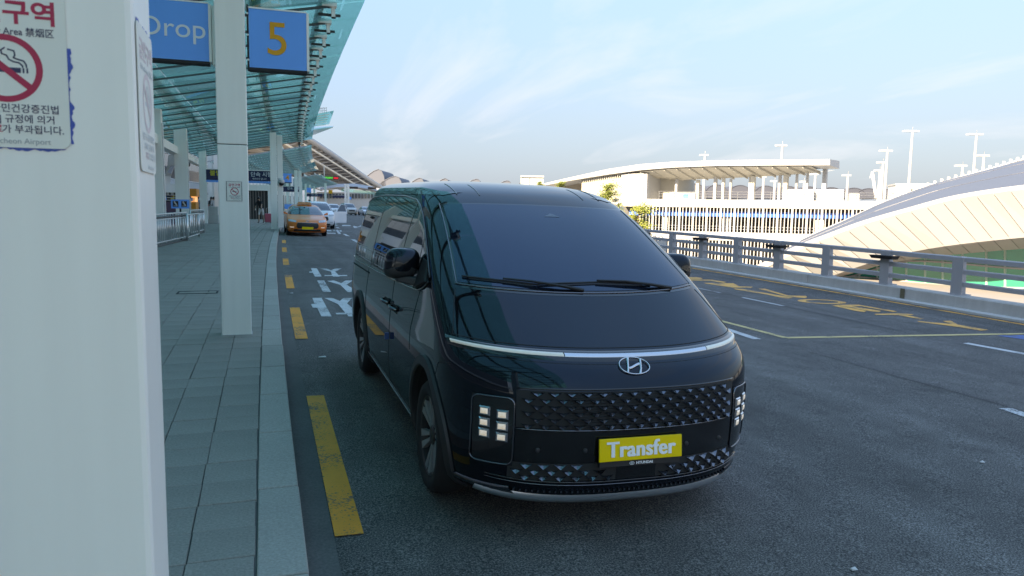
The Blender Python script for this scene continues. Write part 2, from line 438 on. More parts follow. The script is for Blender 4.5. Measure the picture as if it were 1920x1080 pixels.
# kerb stones
kerb = struct(MB().grid(ribbon(lambda y: kx(y) - 0.20, lambda y: kx(y) - 0.03, YS, lambda x, y: pav(y) - 0.05)).build('kerb', M['bed']))
y = -7.194
while y < 66:
    y1 = y + 1.05; a, b = y + .007, y1 - .007
    xs = [(kx(a) - .228, a), (kx(a), a), (kx(b), b), (kx(b) - .228, b)]
    dx = random.uniform(-.003, .003)
    MB().hexa([(x + dx, yy, long_(yy) - .12) for x, yy in xs], [(x + dx - (0.006 if i in (1, 2) else 0), yy, pav(yy) + .002) for i, (x, yy) in enumerate(xs)]).build('kerb_stone', M['kerb'], kerb, bevel=0.008)
    y = y1
MB().grid([[(kx(y), y, long_(y) - .1), (kx(y), y, pav(y))] for y in [66 + 4 * i for i in range(34)]]).grid([[(kx(y) - .23, y, pav(y) + .003), (kx(y), y, pav(y))] for y in [66 + 4 * i for i in range(34)]]).build('far_kerb', M['kerb'], kerb)
MB().grid(ribbon(lambda y: kx(y) + .001, lambda y: kx(y) + .16, YS, lambda x, y: gz(x, y) + .004)).build('gutter', mat('gutter_dirt', (0.105, 0.10, 0.095), 0.9, var=0.4, vscale=2.2, speck=0.5, sscale=60), kerb)

# ------------------------------------------------------------------ road markings (flat paint, a few millimetres up)
def subdiv_poly(p): return [(x, y, gz(x, y) + 0.005) for x, y in p]
road_marks = []
def marks(name, polys, m, label=None):
    mb = MB()
    for p in polys: mb.poly(subdiv_poly(p))
    o = mb.build(name, m); bm = bmesh.new(); bm.from_mesh(o.data); bmesh.ops.triangulate(bm, faces=bm.faces)
    for f in bm.faces:
        if f.normal.z < 0: f.normal_flip()
    bm.to_mesh(o.data); bm.free()
    return struct(o)
dash = []
for (a, b) in ((0.95, 3.97), (3.955, 6.89), (9.70, 12.46), (15.07, 17.66), (20.3, 22.46), (25.2, 27.6), (30.3, 32.7)):
    if a == 0.95: a, b = -1.9, 1.1
    n = 6
    ey = [random.uniform(-.02, .02) for _ in range(4)]
    o_ = 0.165
    for i in range(n):
        ya, yb = a + (b - a) * i / n, a + (b - a) * (i + 1) / n
        dash.append([(kx(ya) + o_, ya), (kx(ya) + o_ + .155, ya), (kx(yb) + o_ + .155, yb), (kx(yb) + o_, yb)])
marks('yellow_kerb_dashes', dash, M['ypaint'])
WHITE = [[(1.16, 19.43), (1.3, 19.44), (1.27, 17.36), (1.12, 17.35), (1.13, 18.27), (1.05, 18.26), (1.07, 18.58), (1.14, 18.58)], [(1.37, 19.38), (1.53, 19.34), (1.61, 18.92), (1.77, 19.43), (1.92, 19.45), (1.68, 18.58), (1.68, 17.74), (1.88, 17.76), (1.86, 17.53), (1.68, 17.51), (1.68, 17.39), (1.53, 17.38), (1.52, 17.51), (1.34, 17.49), (1.36, 17.7), (1.53, 17.75), (1.58, 18.57)], [(1.11, 16.52), (1.26, 16.52), (1.23, 14.5), (1.08, 14.5)], [(1.31, 16.45), (1.47, 16.54), (1.57, 16.04), (1.72, 16.56), (1.88, 16.57), (1.65, 15.75), (1.72, 14.86), (1.67, 14.5), (1.54, 14.5), (1.52, 15.7)], [(0.83, 13.64), (0.99, 13.64), (0.98, 11.49), (0.83, 11.5), (0.83, 12.4), (0.76, 12.4), (0.76, 12.84), (0.82, 12.88)], [(1.04, 13.62), (1.18, 13.61), (1.27, 13.22), (1.37, 13.61), (1.52, 13.61), (1.36, 12.91), (1.4, 12.19), (1.4, 11.85), (1.55, 11.85), (1.55, 11.7), (1.38, 11.68), (1.36, 11.47), (1.23, 11.48), (1.23, 11.68), (1.07, 11.69), (1.07, 11.84), (1.22, 11.85), (1.2, 12.83)]]
marks('white_lane_lettering', WHITE, M['wpaint'])
YEL = [[(11.34, 18.48), (11.37, 18.3), (11.02, 17.91), (11.5, 17.94), (11.45, 17.64), (11.21, 17.43), (10.76, 17.54)], [(10.79, 17.32), (11.49, 17.3), (11.57, 16.7), (11.34, 16.53), (11.23, 17.01), (10.67, 17.09)],
       [(10.75, 16.51), (11.19, 16.37), (11.33, 16.43), (11.59, 16.44), (11.27, 15.73), (11.6, 15.62), (11.38, 15.42), (10.88, 15.44), (10.67, 16.32)], [(10.79, 15.29), (10.97, 15.07), (11.11, 13.54), (10.88, 13.41), (10.8, 13.49), (10.85, 14.12), (10.68, 15.07)],
       [(11.44, 15.26), (11.65, 15.22), (11.29, 13.92), (11.72, 13.86), (11.57, 13.63), (11.38, 13.48), (11.12, 13.73), (11.34, 14.68)],
       [(11.07, 12.3), (11.23, 12.34), (11.25, 11.56), (11.05, 11.41), (10.99, 11.57)], [(11.25, 12.43), (11.85, 12.41), (11.92, 11.47), (11.75, 11.39), (11.72, 11.77), (11.73, 12.19), (11.5, 12.23), (11.59, 11.54), (11.39, 11.38), (11.30, 11.47)],
       [(11.07, 11.18), (11.7, 11.22), (11.93, 11.1), (11.87, 11.02), (11.67, 10.97), (11.64, 10.57), (11.46, 10.5), (11.48, 11.01), (11.0, 11.07)], [(11.22, 10.33), (11.61, 9.97), (11.78, 10.29), (11.99, 10.3), (11.69, 9.9), (11.75, 9.35), (11.51, 9.29), (11.38, 9.78), (11.14, 10.23)]]
oc = (11.345, 12.91)
for i in range(24):
    a0, a1 = 2 * math.pi * i / 24, 2 * math.pi * (i + 1) / 24
    def ring(a, k): return (oc[0] + k * .56 * math.cos(a) , oc[1] + k * .37 * math.sin(a))
    YEL.append([ring(a0, .66), ring(a0, 1), ring(a1, 1), ring(a1, .66)])
marks('yellow_lane_lettering', YEL, M['ylet'])
def line(pts, w):
    out = []
    for (x0, y0), (x1, y1) in zip(pts[:-1], pts[1:]):
        d = Vector((x1 - x0, y1 - y0)).normalized(); n = Vector((-d.y, d.x)) * w / 2
        k = max(1, int(math.hypot(x1 - x0, y1 - y0) / 2.5))
        for i in range(k):
            a = (x0 + (x1 - x0) * i / k, y0 + (y1 - y0) * i / k); b = (x0 + (x1 - x0) * (i + 1) / k, y0 + (y1 - y0) * (i + 1) / k)
            out.append([(a[0] - n.x, a[1] - n.y), (b[0] - n.x, b[1] - n.y), (b[0] + n.x, b[1] + n.y), (a[0] + n.x, a[1] + n.y)])
    return out
YLINE = paint_mark('pale_yellow_road_paint', (0.66, 0.47, 0.20), 0.3)
marks('pale_yellow_boundary_line', line([(7.15, 21), (7.28, 10.6), (7.35, 9.07), (12.9, 8.93)], .115), YLINE)
marks('yellow_edge_line', line([(parx(y) - .40, y) for y in range(-20, 90, 3)], .15), M['ylet'])
marks('white_lane_dashes', line([(6.90, 10.35), (6.80, 9.0)], .14) + line([(10.05, 8.35), (10.6, 5.2)], .15) + line([(6.97, 5.3), (6.6, 2.8)], .15) + line([(9.82, 15.6), (9.83, 14.4)], .06) + line([(9.84, 13.6), (9.87, 12.3)], .08) + line([(9.8, 18.2), (9.82, 16.4)], .05), M['wpaint'])
marks('blue_lane_patch', [[(11.3, 8.84), (12.4, 8.84), (12.4, 8.0), (11.45, 8.5)]], M['bpaint'])
FAR = [[(5.78, 57.97), (6.45, 58.39), (6.21, 55.92), (5.54, 55.28)], [(6.12, 53.56), (6.5, 56.69), (6.53, 54.37), (7.2, 58.11), (7.04, 56.23), (5.97, 51.34)], [(3.63, 45.74), (3.94, 45.97), (3.81, 44.18), (3.52, 43.97)], [(4.08, 46.23), (4.2, 46.33), (4.05, 44.34), (3.93, 44.26)], [(4.24, 46.35), (4.39, 46.47), (3.99, 40.5), (3.84, 40.41)], [(3.33, 41.62), (3.80, 41.71), (3.70, 40.35), (3.26, 40.43)], [(4.45, 46.19), (4.53, 45.76), (4.36, 43.82), (4.28, 44.05)]]
for (x, ya, yb) in ((3.85, 32.0, 34.7), (4.07, 37.8, 40.6), (4.75, 49.8, 52.0), (5.22, 56.2, 58.3), (5.75, 62, 64.7), (6.4, 68.4, 71.3), (7.2, 75, 78), (8.2, 82, 85), (9.4, 90, 93), (6.9, 36, 39), (7.3, 44, 47), (8.1, 53, 56), (9.2, 62, 65), (10.4, 71, 74), (11.7, 80, 83)):
    FAR.append([(x - .07, ya), (x + .09, ya), (x + .16, yb), (x, yb)])
marks('far_white_dashes', FAR, M['wpaint'])
marks('road_seam', line([(6.94, 8.1), (6.97, 7.4), (6.99, 6.9), (6.97, 6.6), (7.02, 6.2), (7.06, 5.4), (7.01, 4.2)], .012) + line([(9.9, 20), (9.86, 14), (9.88, 9.4)], .02), M['dark'])
lt = MB()
for (x, y, s) in ((0.62, 8.55, .045), (1.6, 3.0, .02), (0.95, 2.9, .018), (2.9, 2.95, .02), (5.2, 4.1, .02), (4.4, 6.8, .018), (0.5, 14.3, .03), (-.4, 14.1, .03)):
    z = (gz(x, y) if x > .2 else pav(y)) + .006
    lt.hexa([(x - s, y - s * .5, z), (x + s * .9, y - s * .6, z), (x + s, y + s * .5, z), (x - s * .8, y + s * .6, z)], [(x - s * .8, y - s * .4, z + .008), (x + s * .8, y - s * .4, z + .004), (x + s * .7, y + s * .4, z + .01), (x - s * .7, y + s * .4, z + .005)])
stuff(tag(lt.build('litter', M['whiteb']), 'scattered pale scraps of litter on the asphalt and pavement', 'litter'))

# ================================================================== columns on the pavement
def column(x0, x1, y0, y1, ztop, label, seam=None):
    zb = pav(y0) - .02
    t = thing('steel_column', label, 'column', ((x0 + x1) / 2, (y0 + y1) / 2, zb), group='white canopy columns')
    hx, hy = (x1 - x0) / 2, (y1 - y0) / 2
    s = (seam or 3.05) - zb
    MB().box(-hx, hx, -hy, hy, 0, s - .002).build('shaft', M['white'], t, bevel=.01)
    MB().box(-hx + .003, hx - .003, -hy + .003, hy - .003, s - .002, s + .003).build('seam', M['dark'], t)
    MB().box(-hx, hx, -hy, hy, s + .003, ztop - zb).build('upper_shaft', M['white'], t, bevel=.01)
    MB().box(-hx - .012, hx + .012, -hy - .012, hy + .012, .0, .024).build('base_trim', M['conc'], t)
    return t
column(-.498, -.167, 1.20, 1.385, 5.62, 'nearest white steel column filling the left edge, with no-smoking posters')
column(-.467, -.139, 9.30, 9.50, 5.62, 'white steel column beside the kerb carrying the blue 5 sign', 2.53)
column(.47, .79, 40.6, 40.9, 5.5, 'white column of the pair behind the pink suitcase, left one')
column(.86, 1.15, 43.2, 43.5, 5.6, 'white column of the pair behind the pink suitcase, nearer the kerb')
c5 = kx(84)
column(c5 - .35, c5 - .0, 83.5, 83.8, 5.5, 'far white column behind the orange taxi, left of its pair')
column(c5 + .15, c5 + .5, 85.6, 85.9, 5.5, 'far white column behind the orange taxi, right of its pair')
c6 = kx(130)
column(c6 + .7, c6 + 1.05, 130, 130.3, 5.5, 'distant single white column left of the open-door white car')
for i, u in enumerate((648, 653.5)):
    p = at(u, 380, 150)
    column(p.x - .2, p.x + .2, 150, 150.4, 6, ('most distant white column pair beyond the white cars, left column', 'most distant white column pair beyond the white cars, right column')[i])

# ------------------------------------------------------------------ no-smoking notices
M['fadr'] = mat('sun_faded_red_print', (.72, .58, .58), .6); M['fadg'] = mat('sun_faded_grey_print', (.64, .66, .66), .6)
def smoke_mark(t, x, y, z, s, big):
    """ring, slash, cigarette and smoke as flat print; s = ring radius"""
    n = 40; mb = MB()
    P = lambda a, r: (x + math.cos(a) * r, y - .0012, z + math.sin(a) * r)
    for i in range(n):
        a, b = 2 * math.pi * i / n, 2 * math.pi * (i + 1) / n
        mb.poly([P(a, s * .82), P(a, s), P(b, s), P(b, s * .82)])
    d = .075 * s * 1.25
    q = math.radians(-40); ux, uz = math.cos(q), math.sin(q)
    mb.poly([(x - ux * s * .84 + uz * d, y - .0014, z - uz * s * .84 - ux * d), (x + ux * s * .84 + uz * d, y - .0014, z + uz * s * .84 - ux * d), (x + ux * s * .84 - uz * d, y - .0014, z + uz * s * .84 + ux * d), (x - ux * s * .84 - uz * d, y - .0014, z - uz * s * .84 + ux * d)])
    mb.build('ban_ring', M['pred'], t)
    c = MB()
    c.poly([(x - .55 * s, y - .0010, z - .12 * s), (x + .42 * s, y - .0010, z - .12 * s), (x + .42 * s, y - .0010, z + .03 * s), (x - .55 * s, y - .0010, z + .03 * s)])
    for k in (.46, .56): c.poly([(x + k * s, y - .0010, z - .12 * s), (x + (k + .05) * s, y - .0010, z - .12 * s), (x + (k + .05) * s, y - .0010, z + .03 * s), (x + k * s, y - .0010, z + .03 * s)])
    if big:
        pts = [(.02, .60), (-.08, .52), (-.06, .42), (.06, .38), (.12, .26), (.24, .20), (.38, .18), (.46, .10), (.47, .05)]
        pts2 = [(.10, .56), (.26, .52), (.28, .40), (.24, .32), (.34, .28), (.50, .24), (.56, .14), (.57, .05)]
        for pp in (pts, pts2):
            for (a, b), (a2, b2) in zip(pp[:-1], pp[1:]):
                dv = Vector((a2 - a, b2 - b)).normalized() * .022; nx, nz = -dv.y, dv.x
                a_, b_, a2_, b2_ = a - dv.x * .5, b - dv.y * .5, a2 + dv.x * .5, b2 + dv.y * .5
                c.poly([(x + (a_ - nx) * s, y - .0011, z + (b_ - nz) * s), (x + (a2_ - nx) * s, y - .0011, z + (b2_ - nz) * s), (x + (a2_ + nx) * s, y - .0011, z + (b2_ + nz) * s), (x + (a_ + nx) * s, y - .0011, z + (b_ + nz) * s)])
    c.build('cigarette_print', M['pnavy'], t)
def notice(label, cx, cz, y, w, h, big, rotz=0.0, faded=False):
    keep = {k: M[k] for k in ('pred', 'pnavy', 'pgrey')}
    if faded: M['pred'], M['pnavy'], M['pgrey'] = M['fadr'], M['fadg'], M['fadg']
    t = thing('no_smoking_notice', label, 'notice', (cx, y, cz), (0, 0, rotz), group='no-smoking notices')
    rr = .012; mb = MB(); pts = []
    for (sx, sz, a0) in ((1, 1, 0), (-1, 1, 90), (-1, -1, 180), (1, -1, 270)):
        for k in range(5):
            a = R(a0 + 22.5 * k); pts.append((sx * (w / 2 - rr) + rr * math.cos(a), sz * (h / 2 - rr) + rr * math.sin(a)))
    mb.hexa([(a, -.0012, b) for a, b in pts], [(a, .0, b) for a, b in pts])
    mb.build('sheet', M['poster'], t)
    k = h / .215
    T = lambda dx, dz: facing_minus_y(dx, -.0016, dz)
    text('heading', '금연구역', .0335 * k, M['pred'], t, T(.004 * k, .0705 * k), bold=.0009 * k, depth=.0001, sx=1.06)
    text('subheading', 'No Smoking Area 禁烟区', .0125 * k, M['pnavy'], t, T(.004 * k, .0465 * k), depth=.0001, sx=.92, bold=.0001)
    smoke_mark(t, 0.004 * k, -.0004, -.002 * k, .045 * k, big)
    text('small_print', '흡연 시 국민건강증진법', .0127 * k, M['pnavy'], t, T(.005 * k, -.0555 * k), depth=.0001, bold=.00012)
    text('small_print', '[과태료] 규정에 의거', .0124 * k, M['pnavy'], t, T(.008 * k, -.0695 * k), depth=.0001, bold=.00012)
    text('small_print', '과태료', .0124 * k, M['pred'], t, T(-.019 * k, -.0835 * k), depth=.0001, bold=.00012)
    text('small_print', '가 부과됩니다.', .0124 * k, M['pnavy'], t, T(.034 * k, -.0835 * k), depth=.0001, bold=.00012)
    text('publisher_line', 'Incheon Airport', .0105 * k, M['pgrey'], t, T(.02 * k, -.099 * k), depth=.0001)
    M.update(keep)
    return t
def ragged(t, p, q, w, y):
    mb = MB(); n = 40; k2 = .7; P = Vector(p); Q = Vector(q); d = (Q - P); nn = Vector((d.z, 0, -d.x)).normalized()
    for i in range(n):
        a, b = P + d * (i / n), P + d * ((i + 1) / n); k1 = k2 if i else .7; k2 = min(1, max(.15, k1 + random.uniform(-.45, .45)))
        mb.poly([(a.x, y, a.z), (b.x, y, b.z), ((b + nn * w * k2).x, y, (b + nn * w * k2).z), ((a + nn * w * k1).x, y, (a + nn * w * k1).z)])
    mb.build('torn_blue_backing', M['pblue'], t)
n1 = notice('large no-smoking poster on the nearest white column, torn blue backing', -.329, 2.031, 1.1985, .157, .215, True)
ragged(n1, (.0785, 0, .030), (.0785, 0, -.100), -.0065, .0006); ragged(n1, (-.07, 0, -.1075), (.072, 0, -.1075), .0045, .0006)
n2 = notice('no-smoking poster seen edge-on round the corner of the nearest column', -.1655, 2.005, 1.293, .157, .215, True, R(90), True)
ragged(n2, (-.07, 0, .1075), (.075, 0, .1075), -.006, .0006); ragged(n2, (.0785, 0, .09), (.0785, 0, -.100), -.006, .0006)
n3 = notice('small framed no-smoking notice on the column under the 5 sign', -.296, 1.994, 9.2985, .157, .215, False)
fr = MB()
for (a, b, c_, d_) in ((-.086, .086, .1095, .1125), (-.086, .086, -.1125, -.1095), (-.086, -.0815, -.1095, .1095), (.0815, .086, -.1095, .1095)): fr.box(a, b, -.004, 0, c_, d_)
fr.build('frame', M['pnavy'], n3)

# ------------------------------------------------------------------ blue hanging signs
def sign_box(label, x0, x1, z0, z1, y0, y1, txt, tsize, tm, tx, tz, bold, sx=1.0, trim_right=True):
    t = thing('hanging_sign', label, 'sign', ((x0 + x1) / 2, y0, z0), group='blue hanging signs')
    hx = (x1 - x0) / 2; h = z1 - z0
    MB().box(-hx, hx, 0, y1 - y0, 0, h).build('sign_face', M['sblue'], t)
    MB().box(-hx - .004, hx + .004, -.006, y1 - y0 + .006, -.03, -.001).build('bottom_rail', M['dark'], t)
    MB().box(-hx - .004, hx + .004, -.004, y1 - y0 + .006, h + .001, h + .018).build('top_rail', M['white'], t)
    if trim_right: MB().box(hx + .001, hx + .03, -.004, y1 - y0 + .004, -.004, h).build('side_trim', M['white'], t)
    text('figure', txt, tsize, tm, t, facing_minus_y(tx - (x0 + x1) / 2, -.003, tz - z0), bold=bold, depth=.002, sx=sx)
    return t
s5 = sign_box('blue sign with an orange figure 5', -.097, .545, 3.432, 4.095, 9.40, 9.56, '5', .535, M['syellow'], .214, 3.755, .002, 1.0)
MB().box(-.345, -.325, -.01, .17, -.02, .70).build('bolt_plate', M['dark'], s5)
for z in (.08, .36, .6): MB().lathe([(.012, -.012), (.012, -.022)], 10, 'y', (-.335, 0, z)).build('bolt', M['steel'], s5)
sd = sign_box('blue sign reading Drop between two white columns', -2.55, -.532, 3.46, 4.10, 9.40, 9.56, 'Drop', .30, M['swhite'], -.903, 3.80, .0, 1.06)
MB().box(1.045, 1.09, .01, .13, -.03, .63).build('mounting_post', M['white'], sd)

# ================================================================== glass canopy over the kerb
M['gbar'] = mat('dark_glazing_bar', (.06, .09, .09), .5)
def cz_(o, lift=0): return 6.2 - (1.9 - o) * .20 + lift
def canopy(label, ya, yb, step, cols=(-5.2, -2.8, -.4, 1.9), lift=0.0, detail=True):
    t = thing('glass_canopy', label, 'canopy', (0, 0, 0), group='glass canopies')
    n = int(round((yb - ya) / step))
    for i in range(n):
        y0, y1 = ya + i * step + .012, ya + (i + 1) * step - .012
        for o0, o1 in zip(cols[:-1], cols[1:]):
            a, b = o0 + .012, o1 - .012
            q = [(kx(y0) + a, y0, cz_(a, lift)), (kx(y0) + b, y0, cz_(b, lift)), (kx(y1) + b, y1, cz_(b, lift)), (kx(y1) + a, y1, cz_(a, lift))]
            dz = random.uniform(-.006, .006)
            MB().hexa([(p[0], p[1], p[2] + dz) for p in q], [(p[0], p[1], p[2] + dz + .016) for p in q]).build('pane', M['canopy'], t)
    fit = None
    for i in range(n + 1):
        y = ya + i * step
        if detail:
            MB().bar((kx(y) + cols[0], y, cz_(cols[0], lift) - .03), (kx(y) + 1.28, y, cz_(1.28, lift) - .03), .11, .035).build('glazing_bar', M['gbar'], t)
            # bracket with a dark spider arm on a white block
            if fit is None:
                f = MB(); f.box(-.22, .08, -.10, .10, .10, .20); f.box(-.03, .05, -.05, .05, -.10, .10); f.cm = 1
                f.box(-.30, .16, -.022, .022, -.085, -.035); f.lathe([(.045, -.12), (.045, -.06)], 10, 'z', (.02, 0, 0))
                fit = f.mesh('spider_bracket', [M['white'], M['black']])
            link('spider_bracket', fit, t, (kx(y) + 1.22, y, cz_(1.22, lift) - .16))
        else:
            MB().bar((kx(y) + cols[0], y, cz_(cols[0], lift) - .03), (kx(y) + 1.6, y, cz_(1.6, lift) - .04), .05, .07).build('glazing_bar', M['gsteel'], t)
    yy = [ya + (yb - ya) * i / 16 for i in range(17)]
    for o, w, h, m in ((1.02, .12, .20, M['gsteel']), (-.33, .22, .30, M['white']), (-3.2, .22, .30, M['white'])):
        for a, b in zip(yy[:-1], yy[1:]):
            pass
        mb = MB()
        P = [[(kx(y) + o + sx * w / 2, y, cz_(o, lift) + .12 + sz * h) for (sx, sz) in ((-1, 0), (1, 0), (1, 1), (-1, 1), (-1, 0))] for y in yy]
        mb.grid(P); mb.build('purlin', m, t)
    return t
cn = canopy('long green glass canopy overhead with steel brackets along its edge', -7.9, 52.0, 1.536)
for y in (1.3, 9.4, 17.6, 25.8, 34.0, 41.0, 49.5):
    MB().bar((kx(y) - 5.2, y, cz_(-5.2) + .48), (kx(y) + .95, y, cz_(.95) + .42), .22, .26).build('cross_beam', M['white'], cn)
cn2 = canopy('farther green glass canopy beyond the column pair', 57, 96, 3.0, detail=False)
cn3 = canopy('most distant green glass canopy above the far cars', 101, 146, 3.0, lift=-.3, detail=False)
# a raised glass tip above the first canopy's far end
t = thing('glass_wing', 'small raised glass wing with white fin beyond the canopy end', 'canopy', at(600, 245, 62))
o0 = t.location
W = [at(586, 216, 60), at(626, 208, 60), at(617, 233, 66), at(580, 237, 66)]
MB().hexa([w - o0 for w in W], [w - o0 + Vector((0, 0, .03)) for w in W]).build('pane', M['canopy'], t)
for k in range(5):
    a, b = W[0].lerp(W[3], (k + .5) / 5), W[1].lerp(W[2], (k + .5) / 5)
    MB().bar(a - o0 - Vector((0, 0, .08)), a.lerp(b, .8) - o0 - Vector((0, 0, .08)), .08, .08).build('glazing_bar', M['white'], t)
Wf = [at(572, 246, 64), at(624, 238, 62), at(626, 236, 66), at(575, 238, 70)]
MB().hexa([w - o0 - Vector((0, 0, .55)) if i in (0, 3) else w - o0 - Vector((0, 0, .06)) for i, w in enumerate(Wf)], [w - o0 for w in Wf]).build('fin', M['white'], t)
rl = MB()
for k in range(4): rl.bar(at(600 + 4 * k, 213, 61) - o0, at(600 + 4 * k, 203, 61) - o0, .06, .06)
rl.bar(at(599, 203, 61) - o0, at(613, 202, 61) - o0, .06, .06).bar(at(599, 208, 61) - o0, at(613, 207, 61) - o0, .05, .05); rl.build('guard_rail', M['white'], t)

# ================================================================== the terminal behind the pavement
term = thing('terminal_building', 'large airport terminal with glass front behind the pavement', 'building')
ys_ = [-13 + 8 * i for i in range(21)]             # to 146
rm = MB()
sec = [(-11.0, 19.2), (-11.0, 19.7), (-20, 20.6), (-50, 21), (-50, 20), (-20, 20), (-11.0, 19.2)]
rm.grid([[(kx(y) + o, y, z) for o, z in sec] for y in ys_]); rm.build('roof', mat('terminal_roof_soffit', (0.30, 0.31, 0.32), .6, var=.1, vscale=.3), term)
for i, y in enumerate(range(-12, 146, 12)):
    MB().bar((kx(y) - 11.1, y, 18.8), (kx(y) - 13, y, 19.2), .35, .7).build('roof_rib', M['white'], term)
FX = -13.0
gy = [-13 + 3 * i for i in range(49)]
bk = MB(); bk.grid([[(kx(y) + FX - .3, y, 0) , (kx(y) + FX - .3, y, 19.5)] for y in gy]); bk.grid([[(kx(y) - 49, y, -5), (kx(y) - 49, y, 18.5)] for y in gy]); bk.build('wall', mat('terminal_wall', (.22, .24, .26), .6), term)
for y0, y1 in zip(gy[:-1], gy[1:]):
    if y1 < 18 or y0 > 132: continue
    for z0, z1 in ((4.4, 6.9), (7.0, 9.5), (9.6, 12.1)):
        MB().hexa([(kx(y0) + FX, y0 + .05, z0), (kx(y0) + FX - .06, y0 + .05, z0), (kx(y1) + FX - .06, y1 - .05, z0), (kx(y1) + FX, y1 - .05, z0)], [(kx(y0) + FX, y0 + .05, z1), (kx(y0) + FX - .06, y0 + .05, z1), (kx(y1) + FX - .06, y1 - .05, z1), (kx(y1) + FX, y1 - .05, z1)]).build('pane', M['fglass'], term)
for z in (4.35, 6.95, 9.55, 12.15):
    mb = MB(); mb.grid([[(kx(y) + FX + a, y, z + b) for a, b in ((-.1, -.05), (.12, -.05), (.12, .05), (-.1, .05))] for y in gy[9:]]); mb.build('transom', M['white'], term)
mb = MB(); mb.grid([[(kx(y) + FX + a, y, b) for a, b in ((.1, 3.2), (.5, 3.2), (.5, 4.2), (.1, 4.2))] for y in gy]); mb.build('fascia', M['white'], term)

# ================================================================== vehicles: bodies lofted from horizontal outlines
def pchip(xs, ys):
    xs = np.array(xs, float); ys = np.array(ys, float); h = np.diff(xs); d = np.diff(ys) / h; m = np.zeros(len(xs))
    for i in range(1, len(xs) - 1):
        if d[i - 1] * d[i] > 0:
            w1, w2 = 2 * h[i] + h[i - 1], h[i] + 2 * h[i - 1]; m[i] = (w1 + w2) / (w1 / d[i - 1] + w2 / d[i])
    m[0], m[-1] = d[0], d[-1]
    def f(x):
        x = min(max(x, xs[0]), xs[-1]); i = min(int(np.searchsorted(xs, x, 'right')) - 1, len(xs) - 2); i = max(i, 0)
        t = (x - xs[i]) / h[i]
        return float((1 + 2 * t) * (1 - t) ** 2 * ys[i] + t * (1 - t) ** 2 * h[i] * m[i] + t * t * (3 - 2 * t) * ys[i + 1] + t * t * (t - 1) * h[i] * m[i + 1])
    return f
class Shell:
    """rows: z, yf, yr, w, af ; outline at each height is a superellipse nose, straight flank, superellipse tail"""
    def __init__(s, rows, nf=2.5, ar=.45, nr=4.0):
        rows = [list(r) for r in rows]
        s.S = list(range(len(rows))); c = list(zip(*rows))
        s.fz, s.fyf, s.fyr, s.fw, s.faf = [pchip(s.S, col) for col in c]
        s.nf, s.ar, s.nr = nf, ar, nr; s.n = len(rows) - 1
        s.tab = [(s.fz(k * s.n / 600), k * s.n / 600) for k in range(601)]
        s.zs = np.array([a for a, b in s.tab]); s.ss = np.array([b for a, b in s.tab])
    def at_z(s, z): return float(np.interp(z, s.zs, s.ss))
    def front(s, x, z):
        q = s.at_z(z); w = s.fw(q); r = min(abs(x) / w, .99999)
        return s.fyf(q) + s.faf(q) * (1 - (1 - r ** s.nf) ** (1 / s.nf))
    def side(s, y, z):                              # half width at y
        q = s.at_z(z); w, yf, yr, a = s.fw(q), s.fyf(q), s.fyr(q), s.faf(q)
        if y < yf + a: return w * max(0, 1 - max(0, min(1, (yf + a - y) / a)) ** s.nf) ** (1 / s.nf)
        if y > yr - s.ar: return w * max(0, 1 - max(0, min(1, (y - yr + s.ar) / s.ar)) ** s.nr) ** (1 / s.nr)
        return w
    def outline(s, q, nfp=26, nside=34, nrp=14):
        w, yf, yr, a = s.fw(q), s.fyf(q), s.fyr(q), s.faf(q); pts = []
        ar = min(s.ar, (yr - yf - a) * .8)
        for k in range(nfp):
            th = math.pi / 2 * k / nfp; sx, cy = math.sin(th), math.cos(th)
            pts.append((w * sx ** (2 / s.nf), yf + a * (1 - cy ** (2 / s.nf))))
        for k in range(nside): pts.append((w, yf + a + (yr - ar - yf - a) * k / nside))
        for k in range(nrp + 1):
            th = math.pi / 2 * k / nrp; pts.append((w * max(0, math.cos(th)) ** (2 / s.nr), yr - ar + ar * math.sin(th) ** (2 / s.nr)))
        return pts + [(-x, y) for x, y in reversed(pts[1:-1])]
    def body(s, rings=72):
        mb = MB(); R_ = []
        for i in range(rings + 1):
            q = s.n * i / rings; z = s.fz(q); R_.append([mb.vv((x, y, z)) for x, y in s.outline(q)])
        n = len(R_[0])
        for a, b in zip(R_[:-1], R_[1:]):
            for k in range(n): mb.face((a[k], a[(k + 1) % n], b[(k + 1) % n], b[k]))
        for ring, fl in ((R_[0], True), (R_[-1], False)):     # caps as strips of quads across
            h = n // 2
            for k in range(1, h):
                f = (ring[k], ring[k + 1], ring[(n - k - 1) % n], ring[(n - k) % n]) if k < h else None
                if k == h - 1: mb.face((ring[k], ring[k + 1], ring[n - k]))
                else: mb.face(f)
            mb.face((ring[0], ring[1], ring[n - 1]))
        return mb
    def fpt(s, x, z, off=0.0):                        # point on the nose, moved out by off
        e = .004; y = s.front(x, z)
        dx = (s.front(x + e, z) - s.front(x - e, z)) / (2 * e); dz = (s.front(x, z + e) - s.front(x, z - e)) / (2 * e)
        n = Vector((dx, -1, dz)).normalized()
        return Vector((x, y, z)) + n * off
    def fnormal(s, x, z): return (s.fpt(x, z, 1) - s.fpt(x, z, 0)).normalized()
    def spt(s, sgn, y, z, off=0.0):
        e = .004; x = s.side(y, z)
        dy = (s.side(y + e, z) - s.side(y - e, z)) / (2 * e); dz = (s.side(y, z + e) - s.side(y, z - e)) / (2 * e)
        n = Vector((1, -dy, -dz)).normalized(); p = Vector((x, y, z)) + n * off
        return Vector((p.x * sgn, p.y, p.z))
def interp(pts):
    xs, ys = zip(*pts); return lambda v: float(np.interp(v, xs, ys))

